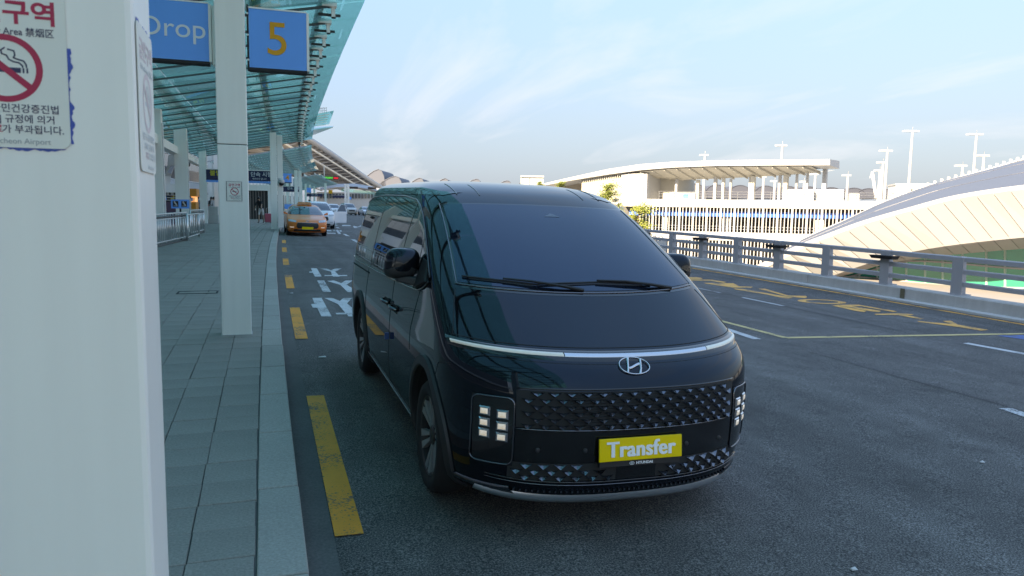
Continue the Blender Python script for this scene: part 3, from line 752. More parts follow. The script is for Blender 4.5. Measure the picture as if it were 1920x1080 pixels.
def wheel(parent, name, x, y, r, width, sgn, rim_r, spokes, tyre_m, rim_m, face_m, well=True):
    """sgn: side the wheel face looks to"""
    w = link(name, None, parent, (x, y, r)); w.empty_display_size = .1
    h = width / 2
    t = MB(); t.lathe([(rim_r + .004, -h * .86), (rim_r + .03, -h), (r - .035, -h), (r - .008, -h * .72), (r, -h * .3), (r, h * .3), (r - .008, h * .72), (r - .035, h), (rim_r + .03, h), (rim_r + .004, h * .86)], 48, 'x', closed=True)
    t.build('tyre', tyre_m, w, smooth=True, ang=50)
    t = MB(); t.lathe([(rim_r + .005, sgn * h * .88), (rim_r - .012, sgn * h * .80), (rim_r - .02, sgn * h * .1), (.04, sgn * h * .05), (.04, -sgn * h * .5), (rim_r + .005, -sgn * h * .8)], 40, 'x', cap=False); t.build('rim', rim_m, w, smooth=True, ang=40)
    o = sgn * h
    for k in range(spokes):
        a = 2 * math.pi * (k + .5) / spokes + .13
        mb = MB()
        for (da0, da1) in ((-.27, -.07), (.07, .27)):
            def P(ang, rad, ox): return (ox, math.cos(a + ang) * rad, math.sin(a + ang) * rad)
            ri, ro = .055, rim_r - .004
            qs = [P(da0 * 1.3, ri, o * .62), P(da1 * 1.3, ri, o * .62), P(da1, ro, o * .84), P(da0, ro, o * .84)]
            mb.hexa([(q[0] - o * .28, q[1], q[2]) for q in qs], qs)
        mb.build('spoke', face_m, w)
    c = MB(); c.lathe([(.062, o * .45), (.062, o * .66), (.05, o * .72), (.0005, o * .73)], 20, 'x'); c.build('hub_cap', rim_m, w, smooth=True, ang=40)
    return w

M['vpaint'] = mat('black_car_paint', (0.004, 0.0045, 0.006), 0.03, spec=.5)
M['vpaint'].node_tree.nodes['Principled BSDF'].inputs['IOR'].default_value = 1.48
M['vpaint'].node_tree.nodes['Principled BSDF'].inputs['Specular Tint'].default_value = (.58, .80, 1, 1)
M['vglass'] = mat('tinted_windscreen', (0.006, 0.010, 0.018), 0.015, spec=.5)
M['vglass'].node_tree.nodes['Principled BSDF'].inputs['IOR'].default_value = 1.72
M['vglass'].node_tree.nodes['Principled BSDF'].inputs['Specular Tint'].default_value = (.34, .66, 1.0, 1)
M['sglass'] = mat('tinted_side_glass', (0.008, 0.009, 0.011), 0.01, spec=.8, coat=.5)
M['gloss'] = mat('gloss_black_plastic', (0.008, 0.008, 0.009), 0.12, coat=.5)
M['matte'] = mat('matte_black_cladding', (0.022, 0.023, 0.025), 0.55, var=.15, vscale=20)
M['chrome'] = mat('satin_chrome', (0.60, 0.61, 0.63), 0.22, metal=1.0)
M['dchrome'] = mat('dark_chrome', (0.16, 0.17, 0.19), 0.2, metal=1.0)
M['tyre'] = mat('tyre_rubber', (0.014, 0.014, 0.015), .8, var=.25, vscale=15)
M['rimd'] = mat('dark_rim', (0.02, 0.02, 0.022), .35)
M['rimf'] = mat('machined_rim_face', (0.30, 0.31, 0.32), .35, metal=.3)
M['led'] = mat('daylight_led', (0.70, 0.74, 0.78), .12, metal=.55, var=.35, vscale=60, emis=(.86, .95, 1.0), estr=.045)
M['drl'] = mat('light_strip_lens', (0.78, 0.78, 0.72), .25, emis=(1.0, .97, .85), estr=.008)
M['plate'] = mat('yellow_plate', (1.0, 0.62, 0.0), .4)
M['platew'] = mat('white_plate_print', (0.9, 0.9, 0.9), .5)

VX, VY, TP, TR = 1.924758, 3.56425, .0165, -.022
VZ = gz(VX - .975, VY + .93) + TP * (-.93) + TR * .975
van = thing('van', 'large black minivan with a yellow Transfer plate standing at the kerb', 'van', (VX, VY, VZ), (TP, -TR, 0))
VS = Shell([
    # z,   yf,    yr,   w,    af
    (.195, .150, 5.14, .880, .66), (.225, .075, 5.18, .915, .69), (.262, .030, 5.21, .940, .71), (.32, .008, 5.23, .962, .72),
    (.42, .000, 5.245, .980, .72), (.53, -.006, 5.25, .990, .72), (.64, -.006, 5.25, .995, .72), (.75, .000, 5.25, .9975, .71),
    (.83, .010, 5.25, .9975, .69), (.885, .030, 5.245, .996, .66), (.935, .066, 5.24, .993, .62), (.985, .135, 5.24, .988, .57), (1.035, .225, 5.235, .983, .52),
    (1.10, .345, 5.23, .977, .48), (1.20, .525, 5.215, .967, .44), (1.295, .69, 5.20, .953, .41), (1.45, .965, 5.17, .922, .40),
    (1.60, 1.245, 5.12, .888, .40), (1.75, 1.545, 5.04, .846, .41), (1.85, 1.765, 4.96, .808, .44), (1.905, 1.915, 4.90, .775, .47),
    (1.948, 2.10, 4.80, .715, .52), (1.977, 2.33, 4.62, .615, .56), (1.993, 2.60, 4.35, .46, .55), (2.000, 2.85, 4.05, .28, .45), (2.002, 3.05, 3.85, .10, .25)])
# body with wheel openings cut through the flanks
bm_ = VS.body(84).mesh('body', [M['vpaint'], M['dark']], smooth=True)
body = link('body', bm_, van)
AXF, AXR, WR = .93, 4.203, .358
cut = MB()
for (y, rr) in ((AXF, .425), (AXR, .425)):
    for sg in (-1, 1): cut.lathe([(rr, sg * .70), (rr, sg * 1.2)], 56, 'x', (0, y, WR + .02))
cm = cut.mesh('cut', [M['dark']])
co = bpy.data.objects.new('cut', cm); COL.objects.link(co); co.parent = van
bpy.context.view_layer.update()
md = body.modifiers.new('b', 'BOOLEAN'); md.operation = 'DIFFERENCE'; md.object = co; md.solver = 'EXACT'; md.material_mode = 'TRANSFER'
dg = bpy.context.evaluated_depsgraph_get()
nm = bpy.data.meshes.new_from_object(body.evaluated_get(dg)); body.modifiers.clear(); body.data = nm
bpy.data.objects.remove(co)
nm.set_sharp_from_angle(angle=R(50))
# wheel-arch cladding
for y in (AXF, AXR):
    for sg in (-1, 1):
        mb = MB(); rows_ = []
        for k in range(33):
            a = R(-22 + 224 * k / 32); row = []
            for rr, off in ((.420, -.03), (.420, .012), (.432, .022), (.486, .016), (.492, .0)):
                yy, zz = y + math.cos(a) * rr, WR + .02 + math.sin(a) * rr
                row.append(VS.spt(sg, yy, max(zz, .20), off))
            rows_.append(row)
        mb.grid(rows_); mb.build('arch_cladding', M['matte'], van, smooth=True, ang=40)
for (y, nmn) in ((AXF, 'wheel'), (AXR, 'wheel')):
    for sg in (-1, 1): wheel(van, nmn, sg * .865, y, WR, .225, sg, .245, 6, M['tyre'], M['rimd'], M['rimf'])
MB().box(-.70, .70, .35, 5.0, .17, .30).build('underbody', M['dark'], van)

def front_patch(x0f, x1f, z0, z1, off, nu=24, nv=10):      # z functions of x
    rows_ = []
    for j in range(nv + 1):
        v = j / nv; row = []
        xa, xb = x0f(v), x1f(v)
        for i in range(nu + 1):
            x = xa + (xb - xa) * i / nu; za, zb = z0(x), z1(x); row.append(VS.fpt(x, za + (zb - za) * v, off))
        rows_.append(row)
    return rows_
# windscreen
zb_ = lambda x: 1.300 + .030 * (abs(x) / .8) ** 2
zt_ = lambda x: 1.812 - .012 * (abs(x) / .7) ** 2
xe = lambda v: .815 - .105 * v
MB().grid(front_patch(lambda v: -xe(v) - .022, lambda v: xe(v) + .022, lambda x: zb_(x) - .012, lambda x: zt_(x) + .008, .0025, 48, 16)).build('windscreen_seal', M['gloss'], van, smooth=True)
ws = MB().grid(front_patch(lambda v: -xe(v), xe, zb_, zt_, .005, 48, 20)).build('windscreen', M['vglass'], van, smooth=True)
mir = [VS.fpt(x, z, .007) for x, z in ((-.03, 1.735), (.09, 1.735), (.045, 1.755), (.03, 1.758))]
MB().poly(mir).build('sensor_window', mat('mirror_foot', (.10, .13, .17), .3), ws)
def tube_f(name, pts, r, m, parent, off=.0, n=6): return MB().tube([VS.fpt(x, z, off) for x, z in pts], r, n).build(name, m, parent, smooth=True)
def lerp_pts(pts, n=10):
    out = []
    for (a, b), (c, d) in zip(pts[:-1], pts[1:]):
        for k in range(n): out.append((a + (c - a) * k / n, b + (d - b) * k / n))
    return out + [pts[-1]]
tube_f('windscreen_glint', lerp_pts([(-.735, 1.80), (-.825, 1.325)], 14) + [(-.815 + 1.63 * k / 40, zb_(-.815 + 1.63 * k / 40) - .010) for k in range(41)] + lerp_pts([(.825, 1.325), (.735, 1.80)], 14), .0055, M['dchrome'], van, .003)  # added metal tube standing for the light reflected along the glass edge
# wipers
def wiper(blade, arm):
    w = link('wiper', None, van)
    b = [VS.fpt(x, z - .010, .014) for x, z in lerp_pts(blade, 6)]
    MB().tube(b, .0065, 6).build('blade', M['black'], w); MB().tube([p + Vector((0, 0, -.012)) for p in b[1:-1]], .006, 5).build('rubber', M['black'], w)
    MB().tube([VS.fpt(x, z - .010, o * .7) for x, z, o in arm], [.012, .010, .008, .006], 6).build('arm', M['black'], w)
wiper([(-.78, 1.366), (-.56, 1.352), (-.34, 1.333)], [(-.06, 1.308, .016), (-.20, 1.322, .034), (-.38, 1.340, .042), (-.55, 1.355, .036)])
wiper([(-.34, 1.338), (.05, 1.350), (.45, 1.338)], [(.60, 1.318, .016), (.44, 1.330, .034), (.26, 1.344, .042), (.06, 1.352, .036)])
# cowl below the glass
MB().grid([[VS.fpt(x, zb_(x) - dz, .001) for x in [-.80 + 1.6 * k / 40 for k in range(41)]] for dz in (.012, .026)]).build('cowl', M['gloss'], van, smooth=True)
# light strip across the nose
zs_ = lambda x: 1.003 + .036 * (abs(x) / .93) ** 2.2
def strip(x0, x1, m, name, hh=.0145, off=.006, n=18):
    rows_ = [[VS.fpt(x, zs_(x) + d * hh, o) for x in [x0 + (x1 - x0) * k / n for k in range(n + 1)]] for d, o in ((-1.3, -.004), (-1, off), (-.3, off + .005), (.5, off + .005), (1, off), (1.3, -.004))]
    return MB().grid(rows_).build(name, m, van, smooth=True)
strip(-.955, .955, M['gloss'], 'strip_surround', .021, .002, 60)
strip(-.938, -.385, M['drl'], 'light_strip', .0078, .0075, 30); strip(-.380, .545, M['chrome'], 'chrome_strip', .0078, .0075, 30); strip(.550, .938, M['drl'], 'light_strip', .0078, .0075, 30)
# bonnet shut line
tube_f('shut_line', [(x, zs_(x) + .034) for x in [-.93 + 1.86 * k / 60 for k in range(61)]], .003, M['dark'], van, .0)
tube_f('shut_line', [(x, zs_(x) - .034) for x in [-.90 + 1.80 * k / 60 for k in range(61)]], .002, M['dark'], van, -.0005)
for sg in (-1, 1): tube_f('shut_line', [(sg * x, z) for x, z in ((.925, 1.07), (.905, 1.12), (.885, 1.18), (.865, 1.24), (.84, 1.295))], .003, M['dark'], van)
# grille
gb = lambda x: .640 + .004 * (x / .66) ** 2
gt = lambda x: .842 + .004 * (x / .66) ** 2
grille = MB().grid(front_patch(lambda v: -.672, lambda v: .672, gb, gt, .003, 40, 8)).build('grille', M['dark'], van, smooth=True)
slat = MB()
for k in range(13):
    z = .652 + k * .0145
    slat.grid([[VS.fpt(x, z + d, o) for x in [-.40 + .80 * i / 24 for i in range(25)]] for d, o in ((-.003, .0032), (0, .007), (.003, .0032))])
slat.build('radiator_fins', mat('radiator_fin', (.06, .062, .065), .4, metal=.6), grille)
PX, RZ = .0875, .0345
sc = MB()
hw = PX * .5
A_, B_ = (-hw * .97, 0.010, 0), (hw * .97, 0.010, 0)
top_ = (0, .0045, .002); rdg = (0, -.012, .026); tip = (0, -.0205, .001); l2, r2 = (-hw * .5, .0015, .014), (hw * .5, .0015, .014)
ids = {k: sc.vv(p) for k, p in dict(A=A_, B=B_, T=top_, R=rdg, P=tip, L=l2, Q=r2).items()}
for f in ('A L T'.split(), 'L R T'.split(), 'R Q T'.split(), 'Q B T'.split(), 'A P L'.split(), 'L P R'.split(), 'R P Q'.split(), 'Q P B'.split()): sc.face([ids[k] for k in f])
M['gscale'] = mat('grille_scale_gloss', (0.17, 0.18, 0.205), 0.22, metal=.95)
scale_me = sc.mesh('grille_scale', M['gscale'])
def place_scale(x, z, parent, k=1.0):
    n = VS.fnormal(x, z); p = VS.fpt(x, z, .004)
    tx = Vector((1, VS.front(x + .01, z) / .02 - VS.front(x - .01, z) / .02, 0)).normalized(); tz = n.cross(tx)
    if tz.z < 0: tz = -tz
    o = link('grille_scale', scale_me, parent)
    o.matrix_local = Matrix(((tx.x * k, tz.x * k, n.x * k, p.x), (tx.y * k, tz.y * k, n.y * k, p.y), (tx.z * k, tz.z * k, n.z * k, p.z), (0, 0, 0, 1)))
for r in range(6):
    z = .657 + r * RZ
    for c in range(-8, 9):
        x = c * PX + (PX / 2 if r % 2 else 0)
        if abs(x) < .655: place_scale(x, z, grille)
MB().tube([VS.fpt(x, gb(x) - .006, .006) for x in [-.672 + 1.344 * k / 40 for k in range(41)]], .005, 6).build('grille_lower_trim', M['dchrome'], grille, smooth=True)
MB().tube([VS.fpt(x, gt(x) + .010, .003) for x in [-.672 + 1.344 * k / 40 for k in range(41)]], .006, 6).build('grille_upper_trim', M['gloss'], grille, smooth=True)
# centre panel with parking sensors
cp = MB().grid(front_patch(lambda v: -.672, lambda v: .672, lambda x: .455, lambda x: gb(x) - .012, .004, 40, 6)).build('bumper_panel', M['gloss'], van, smooth=True)
for x in (-.56, -.31, .31, .56):
    p = VS.fpt(x, .525, .005); MB().lathe([(.014, 0), (.014, -.004), (.010, -.006), (.0004, -.0065)], 16, 'y', p).build('parking_sensor', M['matte'], cp, smooth=True)
lg = MB().grid(front_patch(lambda v: -.70, lambda v: .70, lambda x: .352, lambda x: .452, .003, 40, 4)).build('lower_grille', M['dark'], van, smooth=True)
for r in range(3):
    z = .372 + r * RZ * .95
    for c in range(-8, 9):
        x = c * PX + (PX / 2 if r % 2 else 0)
        if .15 < abs(x) < .69 and not (r == 2 and abs(x) < .28): place_scale(x, z, lg, .95)
MB().grid(front_patch(lambda v: -.12, lambda v: .12, lambda x: .354, lambda x: .452, .0055, 12, 4)).build('tow_panel', M['gloss'], lg, smooth=True)
for z, rr in ((.343, .006), (.326, .004)): MB().tube([VS.fpt(x, z + .02 * (abs(x) / .8) ** 4, .004) for x in [-.80 + 1.6 * k / 50 for k in range(51)]], rr, 6).build('bumper_trim', M['gloss'] if z > .34 else M['dchrome'], van, smooth=True)
# satin skid strip and stud row
sk = MB(); n = 50
sk.grid([[VS.fpt(x, z + .030 * (abs(x) / .83) ** 4, o) for x in [-.83 + 1.66 * k / n for k in range(n + 1)]] for z, o in ((.214, .0), (.220, .016), (.232, .026), (.246, .020), (.260, -.003))])
sk.build('skid_strip', mat('bright_satin_trim', (.82, .83, .85), .28, metal=1.0), van, smooth=True)
st = MB()
for k in range(45):
    x = -.66 + 1.32 * k / 44; p = VS.fpt(x, .288, .003); st.box(p.x - .005, p.x + .005, p.y - .007, p.y + .004, p.z - .007, p.z + .007)
stuff(st.build('stud_row', M['dchrome'], van))
for sg in (-1, 1):
    MB().grid([[VS.spt(sg, y, z, o) for y in [.16 + .34 * k / 10 for k in range(11)]] for z, o in ((.255, .0), (.262, .010), (.292, .012), (.300, 0))]).build('bumper_corner_trim', M['dchrome'], van, smooth=True)
    # lower side sill line
    MB().tube([VS.spt(sg, y, .33, .004) for y in [1.40 + 2.34 * k / 20 for k in range(21)]], .007, 6).build('sill_trim', M['dchrome'], van, smooth=True)
# headlamps
for sg in (-1, 1):
    hl = MB().grid(front_patch(lambda v: sg * .672 + sg * .006, lambda v: sg * (.872 - .012 * (1 - v)), lambda x: .425, lambda x: .802, .006, 16, 14)).build('headlamp', M['gloss'], van, smooth=True)
    xa, xb, za, zb = .680, .870, .430, .798; rr = .035; pts = []
    for (cx_, cz2, a0) in ((xb - rr, zb - rr, 0), (xa + rr, zb - rr, 90), (xa + rr, za + rr, 180), (xb - rr, za + rr, 270)):
        for k in range(7): a = R(a0 + 15 * k); pts.append((cx_ + rr * math.cos(a), cz2 + rr * math.sin(a)))
    full = []
    for i in range(len(pts)):
        a, b = pts[i], pts[(i + 1) % len(pts)]; m_ = max(1, int(math.hypot(b[0] - a[0], b[1] - a[1]) / .03))
        for k in range(m_): full.append((a[0] + (b[0] - a[0]) * k / m_, a[1] + (b[1] - a[1]) * k / m_))
    MB().tube([VS.fpt(sg * x, z, .008) for x, z in full], .0055, 6, closed=True).build('lamp_frame', M['dchrome'], hl, smooth=True)
    for cx_ in (.735, .815):
        for k, z in enumerate((.715, .652, .592)):
            zz = z - (.010 if cx_ < .8 else 0)
            n = VS.fnormal(sg * cx_, zz); p = VS.fpt(sg * cx_, zz, .0075)
            tx = Vector((0, 0, 1)).cross(n).normalized(); tz = n.cross(tx)
            mb = MB(); q = lambda a, b, c: p + tx * a + tz * b + n * c
            mb.hexa([q(-.034, -.026, 0), q(.034, -.026, 0), q(.034, .026, 0), q(-.034, .026, 0)], [q(-.026, -.020, .008), q(.026, -.020, .008), q(.026, .020, .008), q(-.026, .020, .008)])
            cell = mb.build('lamp_cell', M['chrome'], hl)
            MB().hexa([q(-.022, -.015, .0081), q(.022, -.015, .0081), q(.022, .015, .0081), q(-.022, .015, .0081)], [q(-.012, -.005, .0125), q(.011, -.004, .0125), q(.011, .006, .0125), q(-.011, .006, .0125)]).build('led', M['led'], hl)
# emblem: oval ring with a slanted H
em = link('emblem', None, van)
ec = (0, .957); ew, eh = .091, .036
def ep(a, b, off=.008): return VS.fpt(ec[0] + a * ew, ec[1] + b * eh, off)
MB().tube([ep(math.cos(2 * math.pi * k / 48), math.sin(2 * math.pi * k / 48)) for k in range(48)], .0034, 8, closed=True).build('emblem_ring', M['chrome'], em, smooth=True)
def ribbon_f(pts, ws_):
    mb = MB(); rows_ = []
    for (a, b), w in zip(pts, ws_): rows_.append([ep(a - w, b, .003), ep(a - w * .8, b, .011), ep(a + w * .8, b, .011), ep(a + w, b, .003)])
    return mb.grid(rows_)
ribbon_f([(-.60, -.74), (-.52, -.4), (-.43, 0), (-.34, .4), (-.20, .93)], [.075, .065, .06, .065, .09]).build('emblem_stroke', M['chrome'], em, smooth=True)
ribbon_f([(.20, -.93), (.34, -.4), (.43, 0), (.52, .4), (.60, .74)], [.09, .065, .06, .065, .075]).build('emblem_stroke', M['chrome'], em, smooth=True)
mb = MB(); mb.grid([[ep(x, b0 + .18 * math.sin((x) * 3.4) + x * .16, o) for x in [-.42 + .84 * k / 12 for k in range(13)]] for b0, o in ((-.13, .003), (-.09, .010), (.09, .010), (.13, .003))]); mb.build('emblem_stroke', M['chrome'], em, smooth=True)
# number plate
pl = link('number_plate', None, van, (0.005, -.040, .533), (R(-7), 0, 0))
MB().box(-.252, .252, 0, .012, -.062, .062).build('plate_board', M['plate'], pl, bevel=.004)
text('plate_lettering', 'Transfer', .118, M['platew'], pl, facing_minus_y(0.0, -.003, -.002), bold=.0012, depth=.001, sx=.97, spacing=1.05, fat=.0042)
MB().box(-.245, .245, .0125, .03, -.093, .058).build('plate_holder', M['black'], pl)
text('holder_lettering', 'HYUNDAI', .020, M['platew'], pl, facing_minus_y(.025, .0115, -.080), bold=.0006, depth=.0006, sx=1.15)
MB().tube([(-.052 + .014 * math.cos(2 * math.pi * k / 20), .0118, -.080 + .008 * math.sin(2 * math.pi * k / 20)) for k in range(20)], .0013, 5, closed=True).tube([(-.058, .0118, -.085), (-.055, .0118, -.075)], .0013, 5).tube([(-.049, .0118, -.085), (-.046, .0118, -.075)], .0013, 5).tube([(-.057, .0118, -.081), (-.047, .0118, -.079)], .0013, 5).build('holder_mark', M['platew'], pl)
# side glass
sb = interp([(1.10, 1.315), (1.22, 1.262), (1.36, 1.232), (1.7, 1.214), (3.2, 1.175), (4.6, 1.150), (5.02, 1.165)])
stp = interp([(1.10, 1.325), (1.35, 1.475), (1.60, 1.610), (1.80, 1.705), (1.98, 1.772), (2.2, 1.812), (2.7, 1.838), (3.8, 1.838), (4.5, 1.812), (4.85, 1.74), (5.02, 1.60)])
for sg in (-1, 1):
    ysl = [1.10 + 3.9 * (k / 90) for k in range(91)]
    band = MB().grid([[VS.spt(sg, y, sb(y) + (stp(y) - sb(y)) * j / 14, .004) for y in ysl] for j in range(15)]).build('side_window', M['sglass'], van, smooth=True)
    tr = [VS.spt(sg, y, sb(y) - .008, .006) for y in ysl]; tt = [VS.spt(sg, y, stp(y) + .008, .006) for y in ysl]
    MB().tube(tr, .007, 6).build('window_trim', M['gloss'], band, smooth=True); MB().tube(tt, .006, 6).build('window_trim', M['gloss'], band, smooth=True)
    for (ya, yb, w) in ((2.22, 2.12, .05), (3.62, 3.60, .04), (1.52, 1.52, .022)):   # pillars behind the glass line
        MB().grid([[VS.spt(sg, ya + (yb - ya) * j / 10 + dx, sb(ya) + (stp(yb) - sb(ya)) * j / 10, .0065) for dx in (-w / 2, w / 2)] for j in range(11)]).build('pillar', M['gloss'], band, smooth=True)
    # door seams
    def seam(pts, r=.0035): MB().tube([VS.spt(sg, y, z, -.0005) for y, z in lerp_pts(pts, 8)], r, 5).build('door_seam', M['dark'], van, smooth=True)
    seam([(2.28, 1.20), (2.30, .95), (2.34, .6), (2.36, .40)]); seam([(1.30, 1.24), (1.42, 1.05), (1.47, .95), (1.46, .80)]); seam([(3.72, 1.16), (3.74, .9), (3.74, .66)]); seam([(2.36, .385), (1.48, .385)])
    seam([(2.36, .385), (3.70, .385)]); seam([(3.68, 1.10), (5.1, 1.08)], .008)
    seam([(.50, .42), (.56, .60), (.66, .80), (.60, .90), (.45, .93)], .0025)
    # door handles
    for y in (2.12, 2.52):
        h = link('door_handle', None, van)
        MB().grid([[VS.spt(sg, y + a, .985 + b, -.001 + c) for a in (-.11, -.06, .0, .06, .11)] for b, c in ((-.028, .002), (0, .004), (.028, .002))]).build('recess', M['dark'], h, smooth=True)
        MB().tube([VS.spt(sg, y + a, .990, o) for a, o in ((-.11, .006), (-.07, .036), (0, .042), (.07, .036), (.11, .006))], [.012, .014, .014, .014, .012], 8).build('grip', M['dchrome'], h, smooth=True)
    if sg < 0:
        MB().box(-.0, .03, 0, .035, 0, .05).build('door_edge_guard', mat('blue_foam', (.03, .10, .28), .8), van).location = VS.spt(-1, 2.30, .74, .02) - Vector((.015, .017, .025))
    # fuel or side marker and roof rail
    MB().grid([[VS.spt(sg, y, z, .004) for y in [1.95 + 2.85 * k / 30 for k in range(31)]] for z in (1.862, 1.878, 1.892)]).build('roof_channel', M['gloss'], van, smooth=True)
    # mirror
    mrr = link('wing_mirror', None, van)
    cx_, cy_, cz2 = sg * 1.06, 1.49, 1.392
    hs = MB(); rows_ = []
    for i in range(13):
        th = -math.pi / 2 + math.pi * i / 12; row = []
        for k in range(28):
            ph = 2 * math.pi * k / 28
            ex = lambda c, e: math.copysign(abs(c) ** e, c)
            X = ex(math.cos(th), .55) * ex(math.cos(ph), .62) * .118; Z = ex(math.cos(th), .55) * ex(math.sin(ph), .62) * .105; Y = ex(math.sin(th), .8) * .085
            row.append((cx_ + X - sg * .0 - sg * Z * .12, cy_ + Y + abs(X) * .05, cz2 + Z))
        rows_.append(row + [row[0]])
    hs.grid(rows_)
    for i, f in enumerate(hs.f): hs.m[i] = 1 if np.mean([hs.v[j][2] for j in f]) < cz2 - .030 else 0
    hs.build('mirror_housing', [M['vpaint'], M['matte']], mrr, smooth=True)
    MB().hexa([(sg * .90, 1.36, 1.232), (sg * .90, 1.50, 1.225), (sg * 1.10, 1.53, 1.270), (sg * 1.10, 1.44, 1.270)], [(sg * .90, 1.37, 1.300), (sg * .90, 1.49, 1.300), (sg * 1.10, 1.52, 1.315), (sg * 1.10, 1.45, 1.315)]).build('mirror_arm', M['matte'], mrr, bevel=.01)
    MB().hexa([VS.spt(sg, 1.16, 1.30, -.02), VS.spt(sg, 1.42, 1.225, -.02), VS.spt(sg, 1.42, 1.225, .035), VS.spt(sg, 1.16, 1.30, .02)], [VS.spt(sg, 1.26, 1.43, -.02), VS.spt(sg, 1.40, 1.44, -.02), VS.spt(sg, 1.40, 1.44, .008), VS.spt(sg, 1.26, 1.43, .008)]).build('mirror_foot', M['matte'], mrr, bevel=.008)
# roof ribs
for sg in (-1, 1):
    for x0, r_ in ((.58, .005), (.42, .004)):
        MB().tube([VS.fpt(sg * (x0 - .0 * z), z, .0) for z in np.linspace(1.872, 1.955, 14) if x0 < VS.fw(VS.at_z(z)) * .9], r_, 5).build('roof_rib', M['gloss'], van, smooth=True)

# ================================================================== right side: parapet and railing
RZV = Vector((0, 0, 1))
def atd(u, v, d): return Vector((0, 0, CAMZ)) + (_fw + CR * ((u - 960) / FPX) + CD * ((v - 540) / FPX)) * d
par = thing('parapet_wall', 'low grey concrete parapet along the outer road edge', 'wall', (PARX, 0, 0))
y = -14.0; k = 0
while y < 84:
    y1 = y + 3.0; a, b = y + .006, y1 - .006; dx = random.uniform(-.004, .004)
    bl = []
    for yy in (a, b):
        x = parx(yy) - PARX + dx; z = gz(13.55, yy); bl.append([(x, yy, z - .05), (x + .42, yy, z - .05), (x + .42, yy, z + .285), (x + .36, yy, z + .30), (x + .045, yy, z + .30), (x + .02, yy, z + .28)])
    MB().hexa(bl[0], bl[1]).build('concrete_block', M['conc'], par)
    y = y1; k += 1
pl_ = MB().grid([[(parx(y) - PARX + o, y, gz(13.5, y) + z) for o, z in ((-.17, -.02), (-.17, .045), (-.15, .055), (.03, .06))] for y in YS[4:60]]); pl_.build('plinth', mat('pale_concrete', (.55, .56, .54), .85, var=.15, vscale=2, speck=.1, streak=.1), par)
MB().box(-.006, 0, 12.86, 12.98, gz(13.5, 12.9) + .07, gz(13.5, 12.9) + .285).build('rust_stain', mat('rust_stain', (.16, .14, .09), .9, var=.4, vscale=20), par)
rail = thing('guard_railing', 'grey steel guard railing with three rails on the concrete parapet', 'railing', (PARX + .2, 0, 0))
RX = .02
for h, hh in ((1.05, .105), (.79, .10), (.53, .10)):
    mb = MB(); mb.grid([[(parx(y) - PARX + RX + sx * .05, y, gz(13.75, y) + h + sz * hh / 2) for sx, sz in ((-1, -1), (-1, .7), (-.6, 1), (.6, 1), (1, .7), (1, -1), (-1, -1))] for y in [-14 + 1.92 * i for i in range(50)]]); mb.build('rail', M['gsteel'], rail)
post_me = MB().hexa([(-.07, -.05, 0), (.15, -.05, 0), (.15, .05, 0), (-.07, .05, 0)], [(-.045, -.05, .80), (.10, -.05, .80), (.10, .05, .80), (-.045, .05, .80)]).box(-.075, -.045, -.13, .13, 0.0, .78).box(-.12, .2, -.14, .14, -.0, .018).mesh('post', M['gsteel'])
fx_me = MB().hexa([(-.10, -.30, -.03), (.08, -.30, -.03), (.08, .30, -.03), (-.10, .30, -.03)], [(-.13, -.33, .035), (.10, -.33, .035), (.10, .33, .035), (-.13, .33, .035)]).box(-.14, .10, -.34, .34, .036, .048).mesh('rail_lamp', M['black'])
for i in range(-13, 34):
    y = 11.711 + 1.92 * i
    if y > 80: break
    link('post', post_me, rail, (parx(y) - PARX + RX, y, gz(13.75, y) + .30))
    if (i - 1) % 2 == 0: link('rail_lamp', fx_me, rail, (parx(y) - PARX + RX - .08, y, gz(13.75, y) + .93))
M['plaza'] = mat('plaza_paving', (.27, .255, .25), .85, var=.15, vscale=.6, speck=.1)
pz_ = MB().poly([(14.15, -40, -2.6), (90, -40, -2.6), (90, 38, -2.6), (52, 38.5, -2.6), (41, 39.5, -2.6), (37, 42, -2.6), (31, 36, -2.6), (14.15, 22, -2.6)]); struct(pz_.build('plaza', M['plaza']))

# ------------------------------------------------------------------ curved shell building
sh = thing('shell_building', 'long curved building clad in cream panels with grey roof and green glass', 'building', (40, 36, -2.6))
so = Vector((40, 36, -2.6))
def crv(rows):
    us = [r[0] for r in rows]; fv = pchip(us, [r[1] for r in rows]); fy = pchip(us, [r[2] for r in rows])
    return lambda u: at(u, fv(u), fy(u)) - so
rim = crv([(1340, 541, 50), (1385, 519, 48), (1440, 494, 46), (1500, 464, 44), (1560, 441, 42), (1620, 419, 40), (1700, 396, 37.5), (1800, 370, 34.5), (1920, 352, 31), (2100, 335, 27), (2400, 330, 22)])
low = crv([(1340, 560, 48.5), (1480, 545, 45), (1560, 517, 41.5), (1600, 503, 39.7), (1640, 490, 38), (1700, 474, 36), (1782, 460, 33.3), (1920, 445, 29.8), (2100, 432, 26), (2480, 425, 20.5)])
sof = crv([(1340, 565, 48.5), (1480, 552, 45.3), (1560, 522, 42), (1600, 512, 40.4), (1640, 500, 38.9), (1700, 488, 36.9), (1769, 479, 34.8), (1920, 466, 31), (2100, 455, 27), (2500, 450, 21)])
top = crv([(1340, 541.5, 50.2), (1440, 492, 47), (1500, 458, 48), (1600, 413, 50), (1660, 384, 52), (1750, 352, 52), (1850, 324, 50), (1920, 304, 48), (2100, 262, 44), (2400, 230, 38)])
ups = [1370 + 27 * i for i in range(8)]
u = ups[-1]
while u < 2250: u += 29 + (u - 1600) * .012; ups.append(u)
def lowu(u): return u + (66 if u > 1500 else 40 + (u - 1370) * .2)
